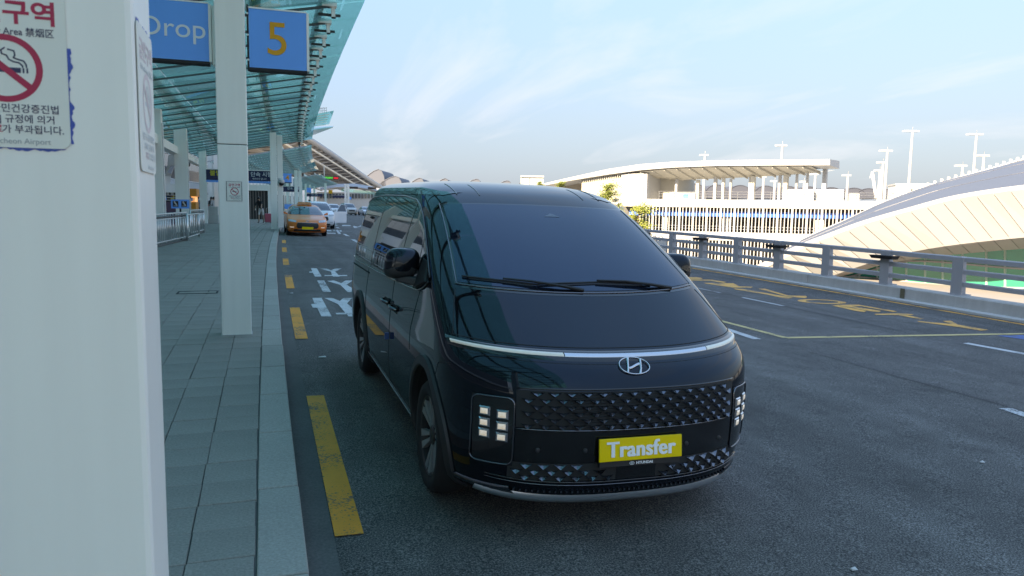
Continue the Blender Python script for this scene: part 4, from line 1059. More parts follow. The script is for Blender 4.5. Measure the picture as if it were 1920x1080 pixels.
for a, b in zip(ups[:-1], ups[1:]):
    g_ = .55
    q = [rim(a + g_), rim(b - g_), low(lowu(b) - g_), low(lowu(a) + g_)]
    n = (q[1] - q[0]).cross(q[3] - q[0]).normalized()
    if n.y > 0: n = -n
    MB().hexa([p - n * .12 for p in q], q).build('cladding_panel', M['cream'], sh)
    q2 = [low(lowu(a) + g_) , low(lowu(b) - g_), sof(lowu(b) + 18 - g_), sof(lowu(a) + 18 + g_)]
    MB().hexa([p + Vector((0, .12, .05)) for p in q2], [p + Vector((0, 0, -.012)) for p in q2]).build('soffit_panel', M['cream'], sh)
uu = [1345 + 20 * i for i in range(46)]
MB().grid([[low(lowu(u)) + Vector((.1, .25, .1)) for u in uu], [rim(u) + Vector((.1, .25, 0)) for u in uu]]).build('joint_backing', mat('joint_grey', (.05, .045, .04), .8), sh)
MB().grid([[rim(u) + Vector((-.02, -.01, -.26)) for u in uu], [rim(u) + Vector((-.04, -.02, -.02)) for u in uu], [rim(u) + Vector((-.02, -.0, .10)) for u in uu], [rim(u) + Vector((.1, .4, .14)) for u in uu]]).build('rim_band', mat('pale_rim', (.33, .335, .34), .5, var=.03), sh, smooth=True)
M['zinc'] = mat('grey_seamed_roof', (.085, .10, .135), .45, metal=.0, var=.06, vscale=.5)
MB().grid([[rim(u).lerp(top(u), t) + Vector((.1, .4, .12 + math.sin(t * math.pi) * .5 * min(1, max(0, (u - 1450) / 300)))) for u in uu] for t in [i / 8 for i in range(9)]]).build('roof', M['zinc'], sh, smooth=True)
for t in (.22, .48, .74):
    MB().tube([rim(u).lerp(top(u), t) + Vector((.1, .4, .13 + math.sin(t * math.pi) * .5 * min(1, max(0, (u - 1450) / 300)))) for u in uu[8:]], .018, 5).build('roof_seam', M['zinc'], sh)
MB().tube([top(u) + Vector((.1, .4, .22)) for u in uu[8:]], .06, 5).build('ridge_rail', M['whiteb'], sh)
for i, u in enumerate(range(1680, 1960, 13)): MB().box(-.08, .08, -.08, .08, 0, .32).build('ridge_clip', M['whiteb'], sh).location = top(u) + Vector((.1, .4, .2))
# glass front
gcols = [1545, 1580, 1612, 1645, 1700, 1735, 1768, 1805, 1850, 1885, 1930, 1985, 2060, 2150, 2260]
gyf = pchip([1500, 1560, 1640, 1740, 1850, 1920, 2300], [46.6, 43.4, 40.2, 37, 34.2, 32.3, 25])
def gp(u, v): return at(u, v, gyf(u)) - so
gl_v = [pchip([1500, 1560, 1640, 1700, 1769, 1920, 2300], [530, 521, 498, 486, 477, 464, 448]), pchip([1500, 1582, 1671, 1702, 1920, 2300], [532, 521, 495, 489, 504, 515]), pchip([1500, 1582, 1778, 1920, 2300], [534, 518.5, 535, 540, 545]), pchip([1500, 1582, 1640, 1740, 1920, 2300], [546, 534, 548, 556, 562, 570])]
def gtop(u): return 1.35 + (u - 1600) * .0012
for a, b in zip(gcols[:-1], gcols[1:]):
    for f1, f0 in zip(gl_v[:-1], gl_v[1:]):
        if f0(b) - f1(b) < 2: continue
        q = [gp(a + .8, f0(a)), gp(b - .8, f0(b)), gp(b - .8, f1(b)), gp(a + .8, f1(a))]
        MB().hexa([p + Vector((.02, .06, 0)) for p in q], q).build('pane', M['gglass'], sh)
    MB().bar(gp(a, gl_v[3](a)), gp(a, gl_v[0](a)), .10, .12).build('mullion', mat('pale_green_frame', (.35, .5, .45), .5) if a == gcols[0] else bpy.data.materials['pale_green_frame'], sh)
for fv_ in gl_v[1:3]:
    MB().grid([[gp(u, fv_(u)) + Vector((o * .3, o, d)) for u in gcols] for d, o in ((-.05, 0), (-.05, -.14), (.05, -.14), (.05, 0))]).build('transom', bpy.data.materials['pale_rim'], sh)
MB().grid([[gp(u, gl_v[3](u)) + Vector((.5, .9, -.5)) for u in gcols], [gp(u, gl_v[0](u)) + Vector((.5, .9, .6)) for u in gcols]]).build('inner_wall', mat('interior_green', (.2, .55, .44), .7, var=.5, vscale=.5), sh)

# ------------------------------------------------------------------ parking building with louvred storeys
class Plane:
    def __init__(s, u0, d0, u1, d1):
        a, b = atd(u0, 400, d0), atd(u1, 400, d1); s.o = Vector((a.x, a.y, 0)); e = Vector((b.x - a.x, b.y - a.y, 0)); s.e = e.normalized(); s.n = Vector((s.e.y, -s.e.x, 0))
        s.rz = math.atan2(s.e.y, s.e.x)
    def sz(s, u, v, back=0.0):                       # local (along, height) of a pixel on the plane moved back
        d = _fw + CR * ((u - 960) / FPX) + CD * ((v - 540) / FPX); o = s.o - s.n * back - Vector((0, 0, CAMZ))
        t = o.dot(s.n) / d.dot(s.n); p = Vector((0, 0, CAMZ)) + d * t
        return (p - s.o).dot(s.e), p.z
PK = Plane(1195, 100, 1700, 90)
pk = thing('parking_building', 'white parking building with vertical louvres and a blue band', 'building', PK.o, (0, 0, PK.rz))
L0, L1 = PK.sz(1150, 400)[0], PK.sz(1720, 400)[0]
zt1, zb1 = PK.sz(1400, 375)[1], PK.sz(1400, 390)[1]; zt2, zb2 = PK.sz(1400, 436)[1], PK.sz(1400, 452)[1]; zb3 = zb2 - 4.6
M['bright'] = mat('bright_white_cladding', (.36, .372, .39), .5, var=.03)
for z0, z1, nm_ in ((zb1, zt1, 'spandrel'), (zb2, zt2, 'spandrel'), (zb3 - 1, zb3, 'spandrel')): MB().box(L0, L1, -.25, .2, z0, z1).build(nm_, M['bright'], pk)
MB().box(L0, L1, .2, 24, zt1 - .6, zt1 - .3).build('roof_deck', M['conc'], pk); MB().box(L0, L1, .2, 24, zt2 - .5, zt2 - .2).build('floor_slab', M['conc'], pk); MB().box(L0, L1, .2, 24, zb3 - .5, zb3 - .2).build('floor_slab', M['conc'], pk)
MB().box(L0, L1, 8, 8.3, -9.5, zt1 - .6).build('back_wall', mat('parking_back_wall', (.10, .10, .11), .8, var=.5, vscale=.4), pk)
MB().box(L0, L1, -.2, .2, -9.5, zb3 - 1.0).build('lower_wall', M['bright'], pk)
zbl0, zbl1 = PK.sz(1400, 407)[1], PK.sz(1400, 397)[1]
MB().box(L0 + 2, L1, .9, 1.2, zbl0, zbl1).build('blue_band', mat('blue_sign_band', (.02, .16, .62), .5), pk)
fin = {}
for nm_, w in (('thin', .105), ('thick', .25)): fin[nm_] = MB().box(-w / 2, w / 2, -.18, .0, 0, 1).mesh('louvre', M['bright'])
s0 = PK.sz(1199, 420)[0]; i = 0; s = s0
while s < PK.sz(1660, 420)[0]:
    for z0, z1 in ((zt2, zb1), (zb3, zb2)):
        o = link('louvre', fin['thick' if i % 4 == 0 else 'thin'], pk, (s, 0, z0)); o.scale.z = z1 - z0
    s += .435; i += 1
for z0 in (zt2, zb3):
    mb = MB()
    for dz in (.35, .7): mb.box(s0, L1, .3, .36, z0 + dz, z0 + dz + .06)
    mb.build('inner_rail', M['bright'], pk)
for (u0, u1, c) in ((1352, 1368, M['whiteb']), (1452, 1470, M['dark']), (1530, 1546, M['whiteb']), (1240, 1250, M['conc']), (1640, 1650, M['conc'])):
    a, b = PK.sz(u0, 420)[0], PK.sz(u1, 420)[0]; MB().box(a, b, 1.3, 1.9, zt2 - .2, zb1 - .1).build('inner_pier', c, pk)
# roof rail
mb = MB()
for dz in (.35, .7, 1.0): mb.box(L0 + 6, L1, .0, .05, zt1 + dz, zt1 + dz + .05)
s = L0 + 6
while s < L1: mb.box(s, s + .06, 0, .05, zt1, zt1 + 1.0); s += 2.0
mb.build('roof_rail', M['steel'], pk)
for (u0, u1, v0, nm_, m_, dp) in ((1477, 1527, 355, 'white box container standing on the parking roof', M['bright'], 3), (1528, 1583, 355, 'grey box container standing beside the white one on the parking roof', mat('grey_box', (.40, .42, .42), .6), 4), (1593, 1612, 363, 'small white cabin at the right end of the parking roof', M['bright'], 3), (1268, 1304, 361, 'low white kiosk under the parking roof canopy, with a blue mark', M['bright'], 2)):
    a, z = PK.sz(u0, v0, dp); b, _ = PK.sz(u1, v0, dp)
    t = thing('roof_container', nm_, 'container', PK.o + PK.e * a - PK.n * dp + Vector((0, 0, zt1 - .3)), (0, 0, PK.rz))
    MB().box(0, b - a, 0, 2.2, 0, z - zt1 + .3).build('box_body', m_, t, bevel=.05); MB().box(.03, b - a - .03, -.02, 0, .1, .16).build('base_rail', M['conc'], t)
    if 'kiosk' in nm_: MB().box(.9, 1.6, -.03, -.005, z - zt1 - .4, z - zt1 + .1).build('blue_mark', M['sblue'], t)
# stepped roof building behind the mast
a, z = PK.sz(1680, 347, 6); b, _ = PK.sz(1755, 347, 6)
t = thing('roof_building', 'pale flat-roofed plant building beside the tallest lamp mast', 'building', PK.o + PK.e * a - PK.n * 6 + Vector((0, 0, zt1 - .3)), (0, 0, PK.rz))
MB().box(0, b - a, 0, 6, 0, z - zt1 + .3).build('wall', M['whiteb'], t); MB().box(-.1, b - a + .1, -.1, 6.1, z - zt1 + .3, z - zt1 + .5).build('roof', M['bright'], t)
for xx in (1.2, 1.7, b - a - .6): MB().box(xx, xx + .3, -.03, -.005, 1.2, 2.0).build('window', M['fglass'], t)
# parked cars on the roof, low outlines
# ------------------------------------------------------------------ the roof-top canopy hall
HC = Plane(1020, 132, 1560, 100)
hall = thing('roof_canopy_hall', 'cream walled hall with a long curved white canopy on posts', 'building', HC.o, (0, 0, HC.rz))
tp = [(1012, 346), (1050, 337), (1090, 328), (1140, 317), (1200, 308), (1260, 303.5), (1340, 301), (1450, 299.5), (1556, 298.5)]
bt = [(1012, 349), (1050, 342), (1090, 335), (1140, 327), (1200, 319), (1260, 314), (1340, 311), (1450, 310), (1556, 309.5)]
Pt = [HC.sz(u, v) for u, v in tp]; Pb = [HC.sz(u, v) for u, v in bt]
mb = MB(); mb.grid([[(a[0], 0, a[1]) for a in Pb], [(a[0], 0, a[1]) for a in Pt], [(a[0], 11 - 7 * i / 8, a[1]) for i, a in enumerate(Pt)], [(a[0], 11 - 7 * i / 8, a[1] - .3) for i, a in enumerate(Pb)], [(a[0], 0, a[1]) for a in Pb]]); mb.poly([(Pb[-1][0], 0, Pb[-1][1]), (Pt[-1][0], 0, Pt[-1][1]), (Pt[-1][0], 4, Pt[-1][1]), (Pb[-1][0], 4, Pb[-1][1] - .3)]); mb.build('roof_slab', M['bright'], hall)
ln = [(1175, 327), (1220, 333), (1280, 337), (1345, 335), (1411, 332), (1480, 328), (1541, 323)]
Pl = [HC.sz(u, v, 5) for u, v in ln]
M['sail'] = mat('cream_soffit', (.40, .39, .36), .6, var=.04)
f_in = interp([(a[0], a[1]) for a in Pb])
mb = MB(); mb.grid([[(a[0], .6, f_in(a[0]) - .12) for a in Pl], [(a[0], 5, a[1]) for a in Pl], [(a[0], 11, a[1] + .6) for a in Pl]]); mb.build('sail_soffit', M['sail'], hall)
for i in range(15):
    s = Pl[0][0] + (Pl[-1][0] - Pl[0][0]) * (i + .5) / 15; zz = float(np.interp(s, [a[0] for a in Pl], [a[1] for a in Pl]))
    MB().bar((s, .5, f_in(s) - .25), (s + .9, 5.1, zz - .12), .14, .22).build('soffit_rib', M['sail'], hall)
zd = PK.sz(1400, 375)[1] - .3
def hbox(u0, u1, v0, v1, b0, b1, nm_, m_):
    a = HC.sz(u0, v0, b0); b = HC.sz(u1, v1, b0); return MB().box(a[0], b[0], b0, b1, b[1] if v1 < 999 else zd, a[1]).build(nm_, m_, hall)
hbox(1091, 1165, 333, 386, 1.0, 12, 'cream_wall', mat('cream_wall', (.38, .365, .31), .6)); hbox(1165, 1205, 326, 388, .6, 12, 'white_wall', M['bright']); hbox(1212, 1268, 333, 376, 6, 12, 'recess_wall', M['sail']); hbox(1040, 1090, 343, 385, 5, 12, 'recess_wall', mat('shaded_wall', (.45, .38, .30), .7))
hbox(1205, 1212, 326, 376, .8, 1.6, 'pier', M['bright'])
for i in range(18):
    u = 1094 + 4.0 * i; a = HC.sz(u, 333 - i * .55, .8); MB().box(a[0] - .07, a[0] + .07, .75, .99, a[1] - .75, a[1] + .1).build('shadow_stripe', M['conc'], hall)  # grey bars standing for the shadow stripes along the top of the cream wall
for u, v0, w, m_ in ((1341, 330, .45, 'bright'), (1308, 337, .5, 'conc'), (1356, 334, .4, 'conc'), (1370, 335, .3, 'bright'), (1411, 331, .6, 'conc'), (1406, 332, .3, 'bright'), (1473, 327, .6, 'conc'), (1462, 328, .35, 'bright'), (1494, 326, .3, 'bright'), (1514, 324, .3, 'bright'), (1547, 309, .55, 'bright'), (1268, 336, .4, 'bright')):
    a = HC.sz(u, v0, 4); MB().box(a[0] - w / 2, a[0] + w / 2, 4, 4 + w, zd, a[1]).build('canopy_post', M[m_], hall)
# ------------------------------------------------------------------ lamp masts
def mast(label, u, v0, v1, d, hw, lean=0):
    p0, p1 = atd(u, v0, d), None
    t = thing('lamp_mast', label, 'lamp mast', (p0.x, p0.y, zd - 6), group='white lamp masts')
    H_ = p0.z - (zd - 6); k = d / FPX
    MB().tube([(0, 0, 0), (0, 0, H_ * .6), (0, 0, H_)], [k * 2.9, k * 2.6, k * 2.0], 10).build('mast', M['bright'], t, smooth=True, ang=40)
    e = Vector((math.cos(-YAW), math.sin(-YAW), 0))
    MB().hexa([e * (-hw * k) + Vector((0, 0, H_)), e * (hw * k) + Vector((0, 0, H_)), e * (hw * k) + Vector((.3 * k * 3, k * 8, H_)), e * (-hw * k) + Vector((0, k * 8, H_))], [e * (-hw * k) + Vector((0, 0, H_ + k * 3)), e * (hw * k) + Vector((0, 0, H_ + k * 3)), e * (hw * k) + Vector((0, k * 8, H_ + k * 3)), e * (-hw * k) + Vector((0, k * 8, H_ + k * 3))]).build('lamp_head', M['bright'], t)
    MB().tube([(0, 0, H_ + k * 4), (0, 0, H_ + k * 9)], k * .5, 5).build('lightning_rod', M['steel'], t)
for (lab, u, v0, d, hw) in (('tallest white lamp mast, rising above the plant building', 1711, 247, 112, 13), ('tall white lamp mast rising behind the shell roof, left of the last one', 1831, 253, 112, 13), ('short white lamp mast just right of the tall one behind the shell roof', 1845, 293, 150, 11), ('small white lamp mast left of the tall one behind the shell roof', 1805, 312, 170, 9), ('highest lamp mast of the close cluster left of the tallest', 1664, 284, 150, 10), ('middle lamp mast of the close cluster of three', 1656, 306, 185, 7), ('lowest lamp mast of the close cluster of three', 1650, 321, 215, 6), ('white lamp mast rising above the flat end of the canopy', 1467, 274, 125, 9), ('small lamp mast above the middle of the canopy', 1322, 292, 150, 6.5), ('short lamp mast standing alone right of the canopy end', 1590, 330, 200, 6), ('short lamp mast under the canopy end, beside the end post', 1529, 328, 200, 6), ('small lamp mast seen under the canopy, between two posts', 1432, 333, 200, 5), ('smallest lamp mast under the canopy', 1453, 341, 230, 4), ('far lamp mast under the canopy end', 1508, 342, 250, 4)):
    mast(lab, u, v0, 0, d, hw)
# ------------------------------------------------------------------ crane and far vaulted roofs
a = atd(1636, 322, 260); b = atd(1643, 372, 260)
t = thing('crane', 'thin dark crane jib leaning against the sky', 'crane', (b.x, b.y, b.z))
MB().bar((0, 0, 0), a - b, .9, .9).build('jib', M['gsteel'], t); MB().bar((a - b) * .98 + Vector((-.2, 0, 0)), (a - b) * .75 + Vector((-1.6, 0, 0)), .25, .25).build('hook_block', M['gsteel'], t)
M['vault'] = mat('grey_membrane', (.06, .07, .098), .7, var=.06, vscale=.02)
vl = thing('vaulted_terminal', 'distant row of dark grey vaulted roofs beyond the parking deck', 'building', atd(1480, 372, 520))
for u, v in ((1262, 349), (1302, 345), (1343, 347), (1387, 348), (1435, 349), (1478, 350), (1516, 350.5), (1558, 352), (1600, 353), (1628, 354), (1667, 355)):
    c = atd(u, 372, 520) - vl.location; k = 520 / FPX; h = (372 - v) * k; e = Vector((math.cos(-YAW), math.sin(-YAW), 0)); n = Vector((math.sin(YAW), math.cos(YAW), 0))
    mb = MB(); rows_ = []
    for j in range(2):
        rows_.append([c + e * (k * 23 * math.cos(math.pi * i / 14)) * (1 if i < 7 else 1.0) + RZV * (h * math.sin(math.pi * i / 14) ** .8) + n * (j * 60) for i in range(15)])
    mb.grid(rows_); mb.poly(rows_[0]); mb.build('vault', M['vault'], vl, smooth=True, ang=40)
    MB().tube([p + RZV * .2 - n * .2 for p in rows_[0]], .22, 5).build('vault_edge', M['vault'], vl)
vl2 = thing('membrane_roof', 'far row of pale grey rounded membrane roofs behind the van roof', 'building', atd(800, 360, 420))
M['vault2'] = mat('pale_membrane', (.085, .10, .135), .6, var=.05, vscale=.05)
for u0, u1, v in ((660, 722, 318), (690, 754, 331), (752, 796, 334), (800, 843, 335), (853, 903, 336), (913, 960, 339), (958, 985, 341)):
    k = 420 / FPX; e = Vector((math.cos(-YAW), math.sin(-YAW), 0)); n = Vector((math.sin(YAW), math.cos(YAW), 0)); rows_ = []
    prof = [(0, 0), (.18, .32), (.42, .68), (.65, .92), (.80, 1.0), (.90, .93), (.97, .70), (1.0, .3), (1.0, -.2)]
    for j in range(2): rows_.append([atd(u0 + (u1 - u0) * a, 362, 420) - vl2.location + RZV * (b * (362 - v) * k) + n * (40 * j) for a, b in prof])
    mb = MB(); mb.grid(rows_); mb.poly(rows_[0]); mb.build('vault', M['vault2'], vl2, smooth=True, ang=50)
    MB().tube([p + RZV * .1 - n * .2 for p in rows_[0][2:]], .16, 5).build('vault_edge', M['vault2'], vl2)
t = thing('glass_stair_tower', 'small pale glass tower left of the curved canopy', 'building', atd(976, 372, 150)); o_ = t.location; k = 150 / FPX; hgt = atd(976, 331, 150).z - o_.z
e = Vector((math.cos(-YAW), math.sin(-YAW), 0)); n = Vector((math.sin(YAW), math.cos(YAW), 0))
for (s0_, s1_, dn_) in ((0, 16, 0), (17, 42, 0)):
    a, b = e * s0_ * k, e * s1_ * k
    MB().hexa([a, b, b + n * 4, a + n * 4], [p + RZV * (hgt - .2) for p in (a, b, b + n * 4, a + n * 4)]).build('wall', mat('pale_green_glass', (.50, .58, .52), .2) if s0_ == 0 else M['whiteb'], t)
a, b = e * (-.5 * k), e * 43 * k
MB().hexa([p + RZV * (hgt - .15) - n * .3 for p in (a, b)] + [p + RZV * (hgt - .15) + n * 4.3 for p in (b, a)], [p + RZV * (hgt + .2) - n * .3 for p in (a, b)] + [p + RZV * (hgt + .2) + n * 4.3 for p in (b, a)]).build('roof', M['bright'], t)
for i in range(6):
    for j in range(3):
        p = e * ((3 + i * 7) * k) + RZV * (hgt * (.18 + .27 * j)) - n * .06
        MB().hexa([p, p + e * 4.4 * k, p + e * 4.4 * k + n * .05, p + n * .05], [q + RZV * .75 for q in (p, p + e * 4.4 * k, p + e * 4.4 * k + n * .05, p + n * .05)]).build('window', bpy.data.materials['pale_green_glass'], t)
# ------------------------------------------------------------------ pines
M['leaf'] = mat('pine_needles', (.115, .15, .03), .7, var=.35, vscale=1.2, objvar=.1); M['leaf2'] = mat('pine_needles_light', (.22, .25, .05), .7, var=.35, vscale=1.2); M['bark'] = mat('bark', (.10, .07, .05), .9, var=.3, vscale=6)
def pine(label, u, vtop, vbot, d, wpx, seed, lm='leaf'):
    rnd = random.Random(seed); k = d / FPX; base = atd(u, vbot, d); H_ = (vbot - vtop) * k + 5; base.z -= 5
    t = thing('pine_tree', label, 'tree', base, group='pine trees beyond the railing')
    top_ = Vector((rnd.uniform(-.3, .3), 0, H_ * .93)); tr = [Vector((0, 0, 0)), Vector((.12, 0, H_ * .4)), Vector((-.08, .05, H_ * .7)), top_]
    mb = MB().tube(tr, [.17, .13, .09, .03], 8); cr = MB(); wd = wpx * k / 2
    for i in range(20):
        f = rnd.uniform(.0, 1); z = 5 + (H_ - 5) * f * .95; rad = wd * (1.05 - .75 * f ** 1.4) * rnd.uniform(.4, 1.0); a = rnd.uniform(0, 6.28)
        c = Vector((math.cos(a) * rad, math.sin(a) * rad, z)); mb.tube([Vector((0, 0, z - .35 * rad)), c * .6 + Vector((0, 0, z * .4 - .1)), c], [.05, .035, .012], 5)
        R0 = wd * rnd.uniform(.30, .55)
        for _ in range(150):
            v = Vector((rnd.gauss(0, 1), rnd.gauss(0, 1), rnd.gauss(0, .5))) * R0 * .5; p = c + v
            s = rnd.uniform(.05, .13) * (wd / 2.0 + .3); q = Vector((rnd.gauss(0, 1), rnd.gauss(0, 1), rnd.gauss(0, 1))).normalized(); r_ = q.orthogonal().normalized(); cr.cm = 1 if rnd.random() < .4 else 0
            cr.poly([p - q * s, p + r_ * s * .45, p + q * s, p - r_ * s * .45])
    mb.build('trunk', M['bark'], t, smooth=True); me = cr.build('crown', [M[lm], M['leaf2']], t)
pine('pine tree in front of the cream wall beside the van roof', 1140, 343, 395, 78, 52, 3)
pine('yellow-green pine tree at the end of the railing beside the windscreen', 1196, 378, 446, 62, 66, 5, 'leaf2')
pine('small pine top showing just over the van roof', 1052, 342, 362, 95, 26, 8); pine('small pine top beside the glass tower', 1011, 340, 362, 110, 22, 9)
t = thing('hoop_rack', 'pair of small dark hoops behind the far end of the railing', 'rack', atd(1226, 462, 34)); k = 34 / FPX
for j in range(2): MB().tube([(j * .34 + .16 * math.cos(math.pi * i / 10), 0, .25 + .22 * math.sin(math.pi * i / 10)) for i in range(11)] , .018, 6).build('hoop', M['gsteel'], t)
MB().box(-.2, .6, -.1, .1, -.5, .25).build('base', M['conc'], t)

# ================================================================== left side: inner columns, fences, shop fronts
def box_thing(name, label, cat, loc, group=None): return thing(name, label, cat, loc, group=group)
for i, (u, w, Y, lab) in enumerate(((298, .32, 27.6, 'inner white column nearest the curved barrier'), (342, .52, 35.6, 'broad inner white column behind the blue pictogram board'), (382, .40, 48.6, 'inner white column at the end of the barrier'), (408, .34, 55.2, 'slim inner white column just left of the kerb column'))):
    x = at(u, 400, Y).x; zb = pav(Y) - .02; t = thing('inner_column', lab, 'column', (x, Y, zb), group='inner row of white columns')
    MB().box(-w / 2, w / 2, 0, .4, 0, 4.25 + Y * .008).build('shaft', M['white'], t, bevel=.012); MB().box(-w / 2 - .02, w / 2 + .02, -.02, .42, 0, .06).build('base_trim', M['conc'], t); MB().box(w / 2 + .001, w / 2 + .03, .05, .35, .3, 4.0).build('edge_fin', M['whiteb'], t)
tb = thing('column_beam', 'white beam running along the tops of the inner columns', 'beam', (-3.3, 18, 3.7))
for a, b in ((0, 9.4), (9.5, 17.4), (17.5, 30.4), (30.5, 38)):
    MB().bar((-.02 * a + .1, a, .05 + .020 * a), (-.02 * b + .1, b, .05 + .020 * b), .36, .30).build('beam_length', M['white'], tb)
MB().lathe([(.02, .12), (.10, .10), (.13, 0), (.10, -.10), (.001, -.14)], 16, 'z', (-.2, 23.5, .1)).build('camera_dome', M['black'], tb, smooth=True)
M['bars'] = mat('stainless_bar', (.62, .64, .64), .3, metal=.8, var=.1, vscale=8)
def barrier(label, pts, nb, hgt, banded):
    t = thing('barrier_fence', label, 'fence', (pts[0][0], pts[0][1], pav(pts[0][1])), group='stainless barrier fences')
    o = t.location.copy(); P = [Vector((x, y, pav(y))) - o for x, y in pts]
    def on(f):
        f *= len(P) - 1; i = min(int(f), len(P) - 2); return P[i].lerp(P[i + 1], f - i)
    for z, r, m_ in ((hgt, .03, 'bars'), (.12, .025, 'bars')) + (((hgt - .10, .035, 'black'), (hgt - .17, .02, 'bars'), (.02, .04, 'black')) if banded else ()):
        MB().tube([on(k / 20) + Vector((0, 0, z)) for k in range(21)], r, 6).build('rail', M[m_], t, smooth=True)
    for k in range(nb):
        p = on((k + .5) / nb); MB().tube([p + Vector((0, 0, .1)), p + Vector((0, 0, hgt - .02))], .022 if banded else .016, 6).build('bar', M['bars'], t, smooth=True)
    for f in (0, 1): MB().tube([on(f), on(f) + Vector((0, 0, hgt + .02))], .035, 8).build('end_post', M['bars'], t, smooth=True)
    return t
barrier('curved stainless barrier with many upright bars beside the nearest column', [(-3.35, 22.5), (-3.2, 24.2), (-3.05, 25.6), (-2.88, 27.2), (-2.6, 29.6)], 26, 1.0, True)
barrier('stainless gate panel at the end of the curved barrier', [(-2.52, 28.9), (-2.36, 32.0)], 6, .92, False)
barrier('farther stainless barrier behind the gate panel', [(-2.75, 33.0), (-2.45, 36.0)], 9, 1.02, True)
t = thing('pictogram_board', 'small blue board with two white pictograms above the barrier', 'sign', (at(338, 387, 29).x, 29, 1.3)); w = .30
MB().box(-w, w, 0, .06, .35, .67).build('board', M['sblue'], t); MB().box(-.03, .03, .01, .05, -.8, .35).build('post', M['black'], t); MB().box(w + .001, w + .05, -.01, .07, .33, .69).build('side_trim', M['whiteb'], t)
for sx in (-.15, .13):
    MB().box(sx - .09, sx + .09, -.006, -.001, .41, .61).build('pictogram_field', M['black'], t)
    q = MB(); q.poly([(sx - .06, -.009, .57), (sx + .0, -.009, .57), (sx + .06, -.009, .46), (sx + .02, -.009, .46)]); q.poly([(sx - .06, -.0085, .45), (sx + .07, -.0085, .45), (sx + .07, -.0085, .435), (sx - .06, -.0085, .435)]); q.lathe([(.02, -.0075), (.02, -.0095)], 12, 'y', (sx - .03, 0, .59)); q.build('pictogram', M['whiteb'], t)
# enforcement banners hung between the columns
def banner(label, u0, v0, u1, v1, Y, texts, strip=True):
    a, b = at(u0, v0, Y), at(u1, v1, Y); hx, h = (b.x - a.x) / 2, a.z - b.z
    t = thing('hanging_banner', label, 'banner', ((a.x + b.x) / 2, Y, b.z), group='navy hanging banners')
    MB().box(-hx, hx, 0, .12, 0, h).build('banner_board', M['navy'], t)
    if strip: MB().box(-hx, hx, .01, .11, -.18 * h - .02, -.004).build('lower_strip', M['sblue'], t)
    MB().box(-hx - .02, hx + .02, -.01, .13, h + .002, h + .05).build('top_rail', M['white'], t)
    for body, size, m_, fx, fz in texts: text('lettering', body, size * h, m_, t, facing_minus_y(-hx + 2 * hx * fx, -.004, h * fz), depth=.002, bold=.008 * size * h)
M['bye'] = mat('yellow_print', (.75, .62, .03), .5)
banner('dark banner with yellow and white Korean lettering between the nearer columns', 386, 317.5, 511, 340, 41.4, [('불법', .58, M['bye'], .14, .64), ('단속 시행', .52, M['swhite'], .83, .62), ('견인조치 됩니다', .20, M['swhite'], .80, .2)])
banner('navy banner with white lettering behind the camera dome column', 531, 349.5, 561, 360, 84, [('단속 시행', .55, M['swhite'], .62, .6)], False)
banner('far navy banner above the taxi roof, left of the distant column', 574, 362.5, 605, 369, 129, [('단속 시행', .5, M['swhite'], .5, .5)], False)
banner('farthest navy banner above the parked white car', 624, 366, 646, 371, 149, [], False)
def small_sign(label, u0, v0, u1, v1, Y, m_, fig, fm):
    a, b = at(u0, v0, Y), at(u1, v1, Y); hx, h = (b.x - a.x) / 2, a.z - b.z
    t = thing('hanging_sign', label, 'sign', ((a.x + b.x) / 2, Y, b.z), group='blue hanging signs'); MB().box(-hx, hx, 0, .14, 0, h).build('sign_face', m_, t); MB().box(-hx, hx, -.01, .15, -.04, -.002).build('bottom_rail', M['dark'], t)
    if fig: text('figure', fig, h * .72, fm, t, facing_minus_y(0, -.004, h * .5), depth=.002, bold=.012)
small_sign('small blue sign with an orange figure 4 beside the camera dome', 531, 325, 547, 342, 44, M['sblue'], '4', M['syellow'])
small_sign('tiny plain blue sign above the taxi roof', 575, 352, 583.5, 361, 88, M['sblue'], None, None)
small_sign('tiny orange sign left of the distant columns', 616, 356, 623.5, 363, 133, M['syellow'], None, None)
small_sign('tiny blue sign just above the white cars', 652, 369, 659, 374, 152, M['sblue'], None, None)
p = at(528, 343, 43.1); t = thing('security_camera', 'white dome camera on a bracket beside the column pair', 'camera', p)
MB().lathe([(.05, .22), (.14, .16), (.16, .02), (.15, .0)], 16, 'z').build('housing', M['whiteb'], t, smooth=True, ang=40); MB().lathe([(.145, -.001), (.13, -.08), (.08, -.14), (.001, -.16)], 16, 'z').build('dome', M['black'], t, smooth=True); MB().bar((0, 0, .2), (-.35, 0, .28), .05, .05).build('bracket', M['whiteb'], t)
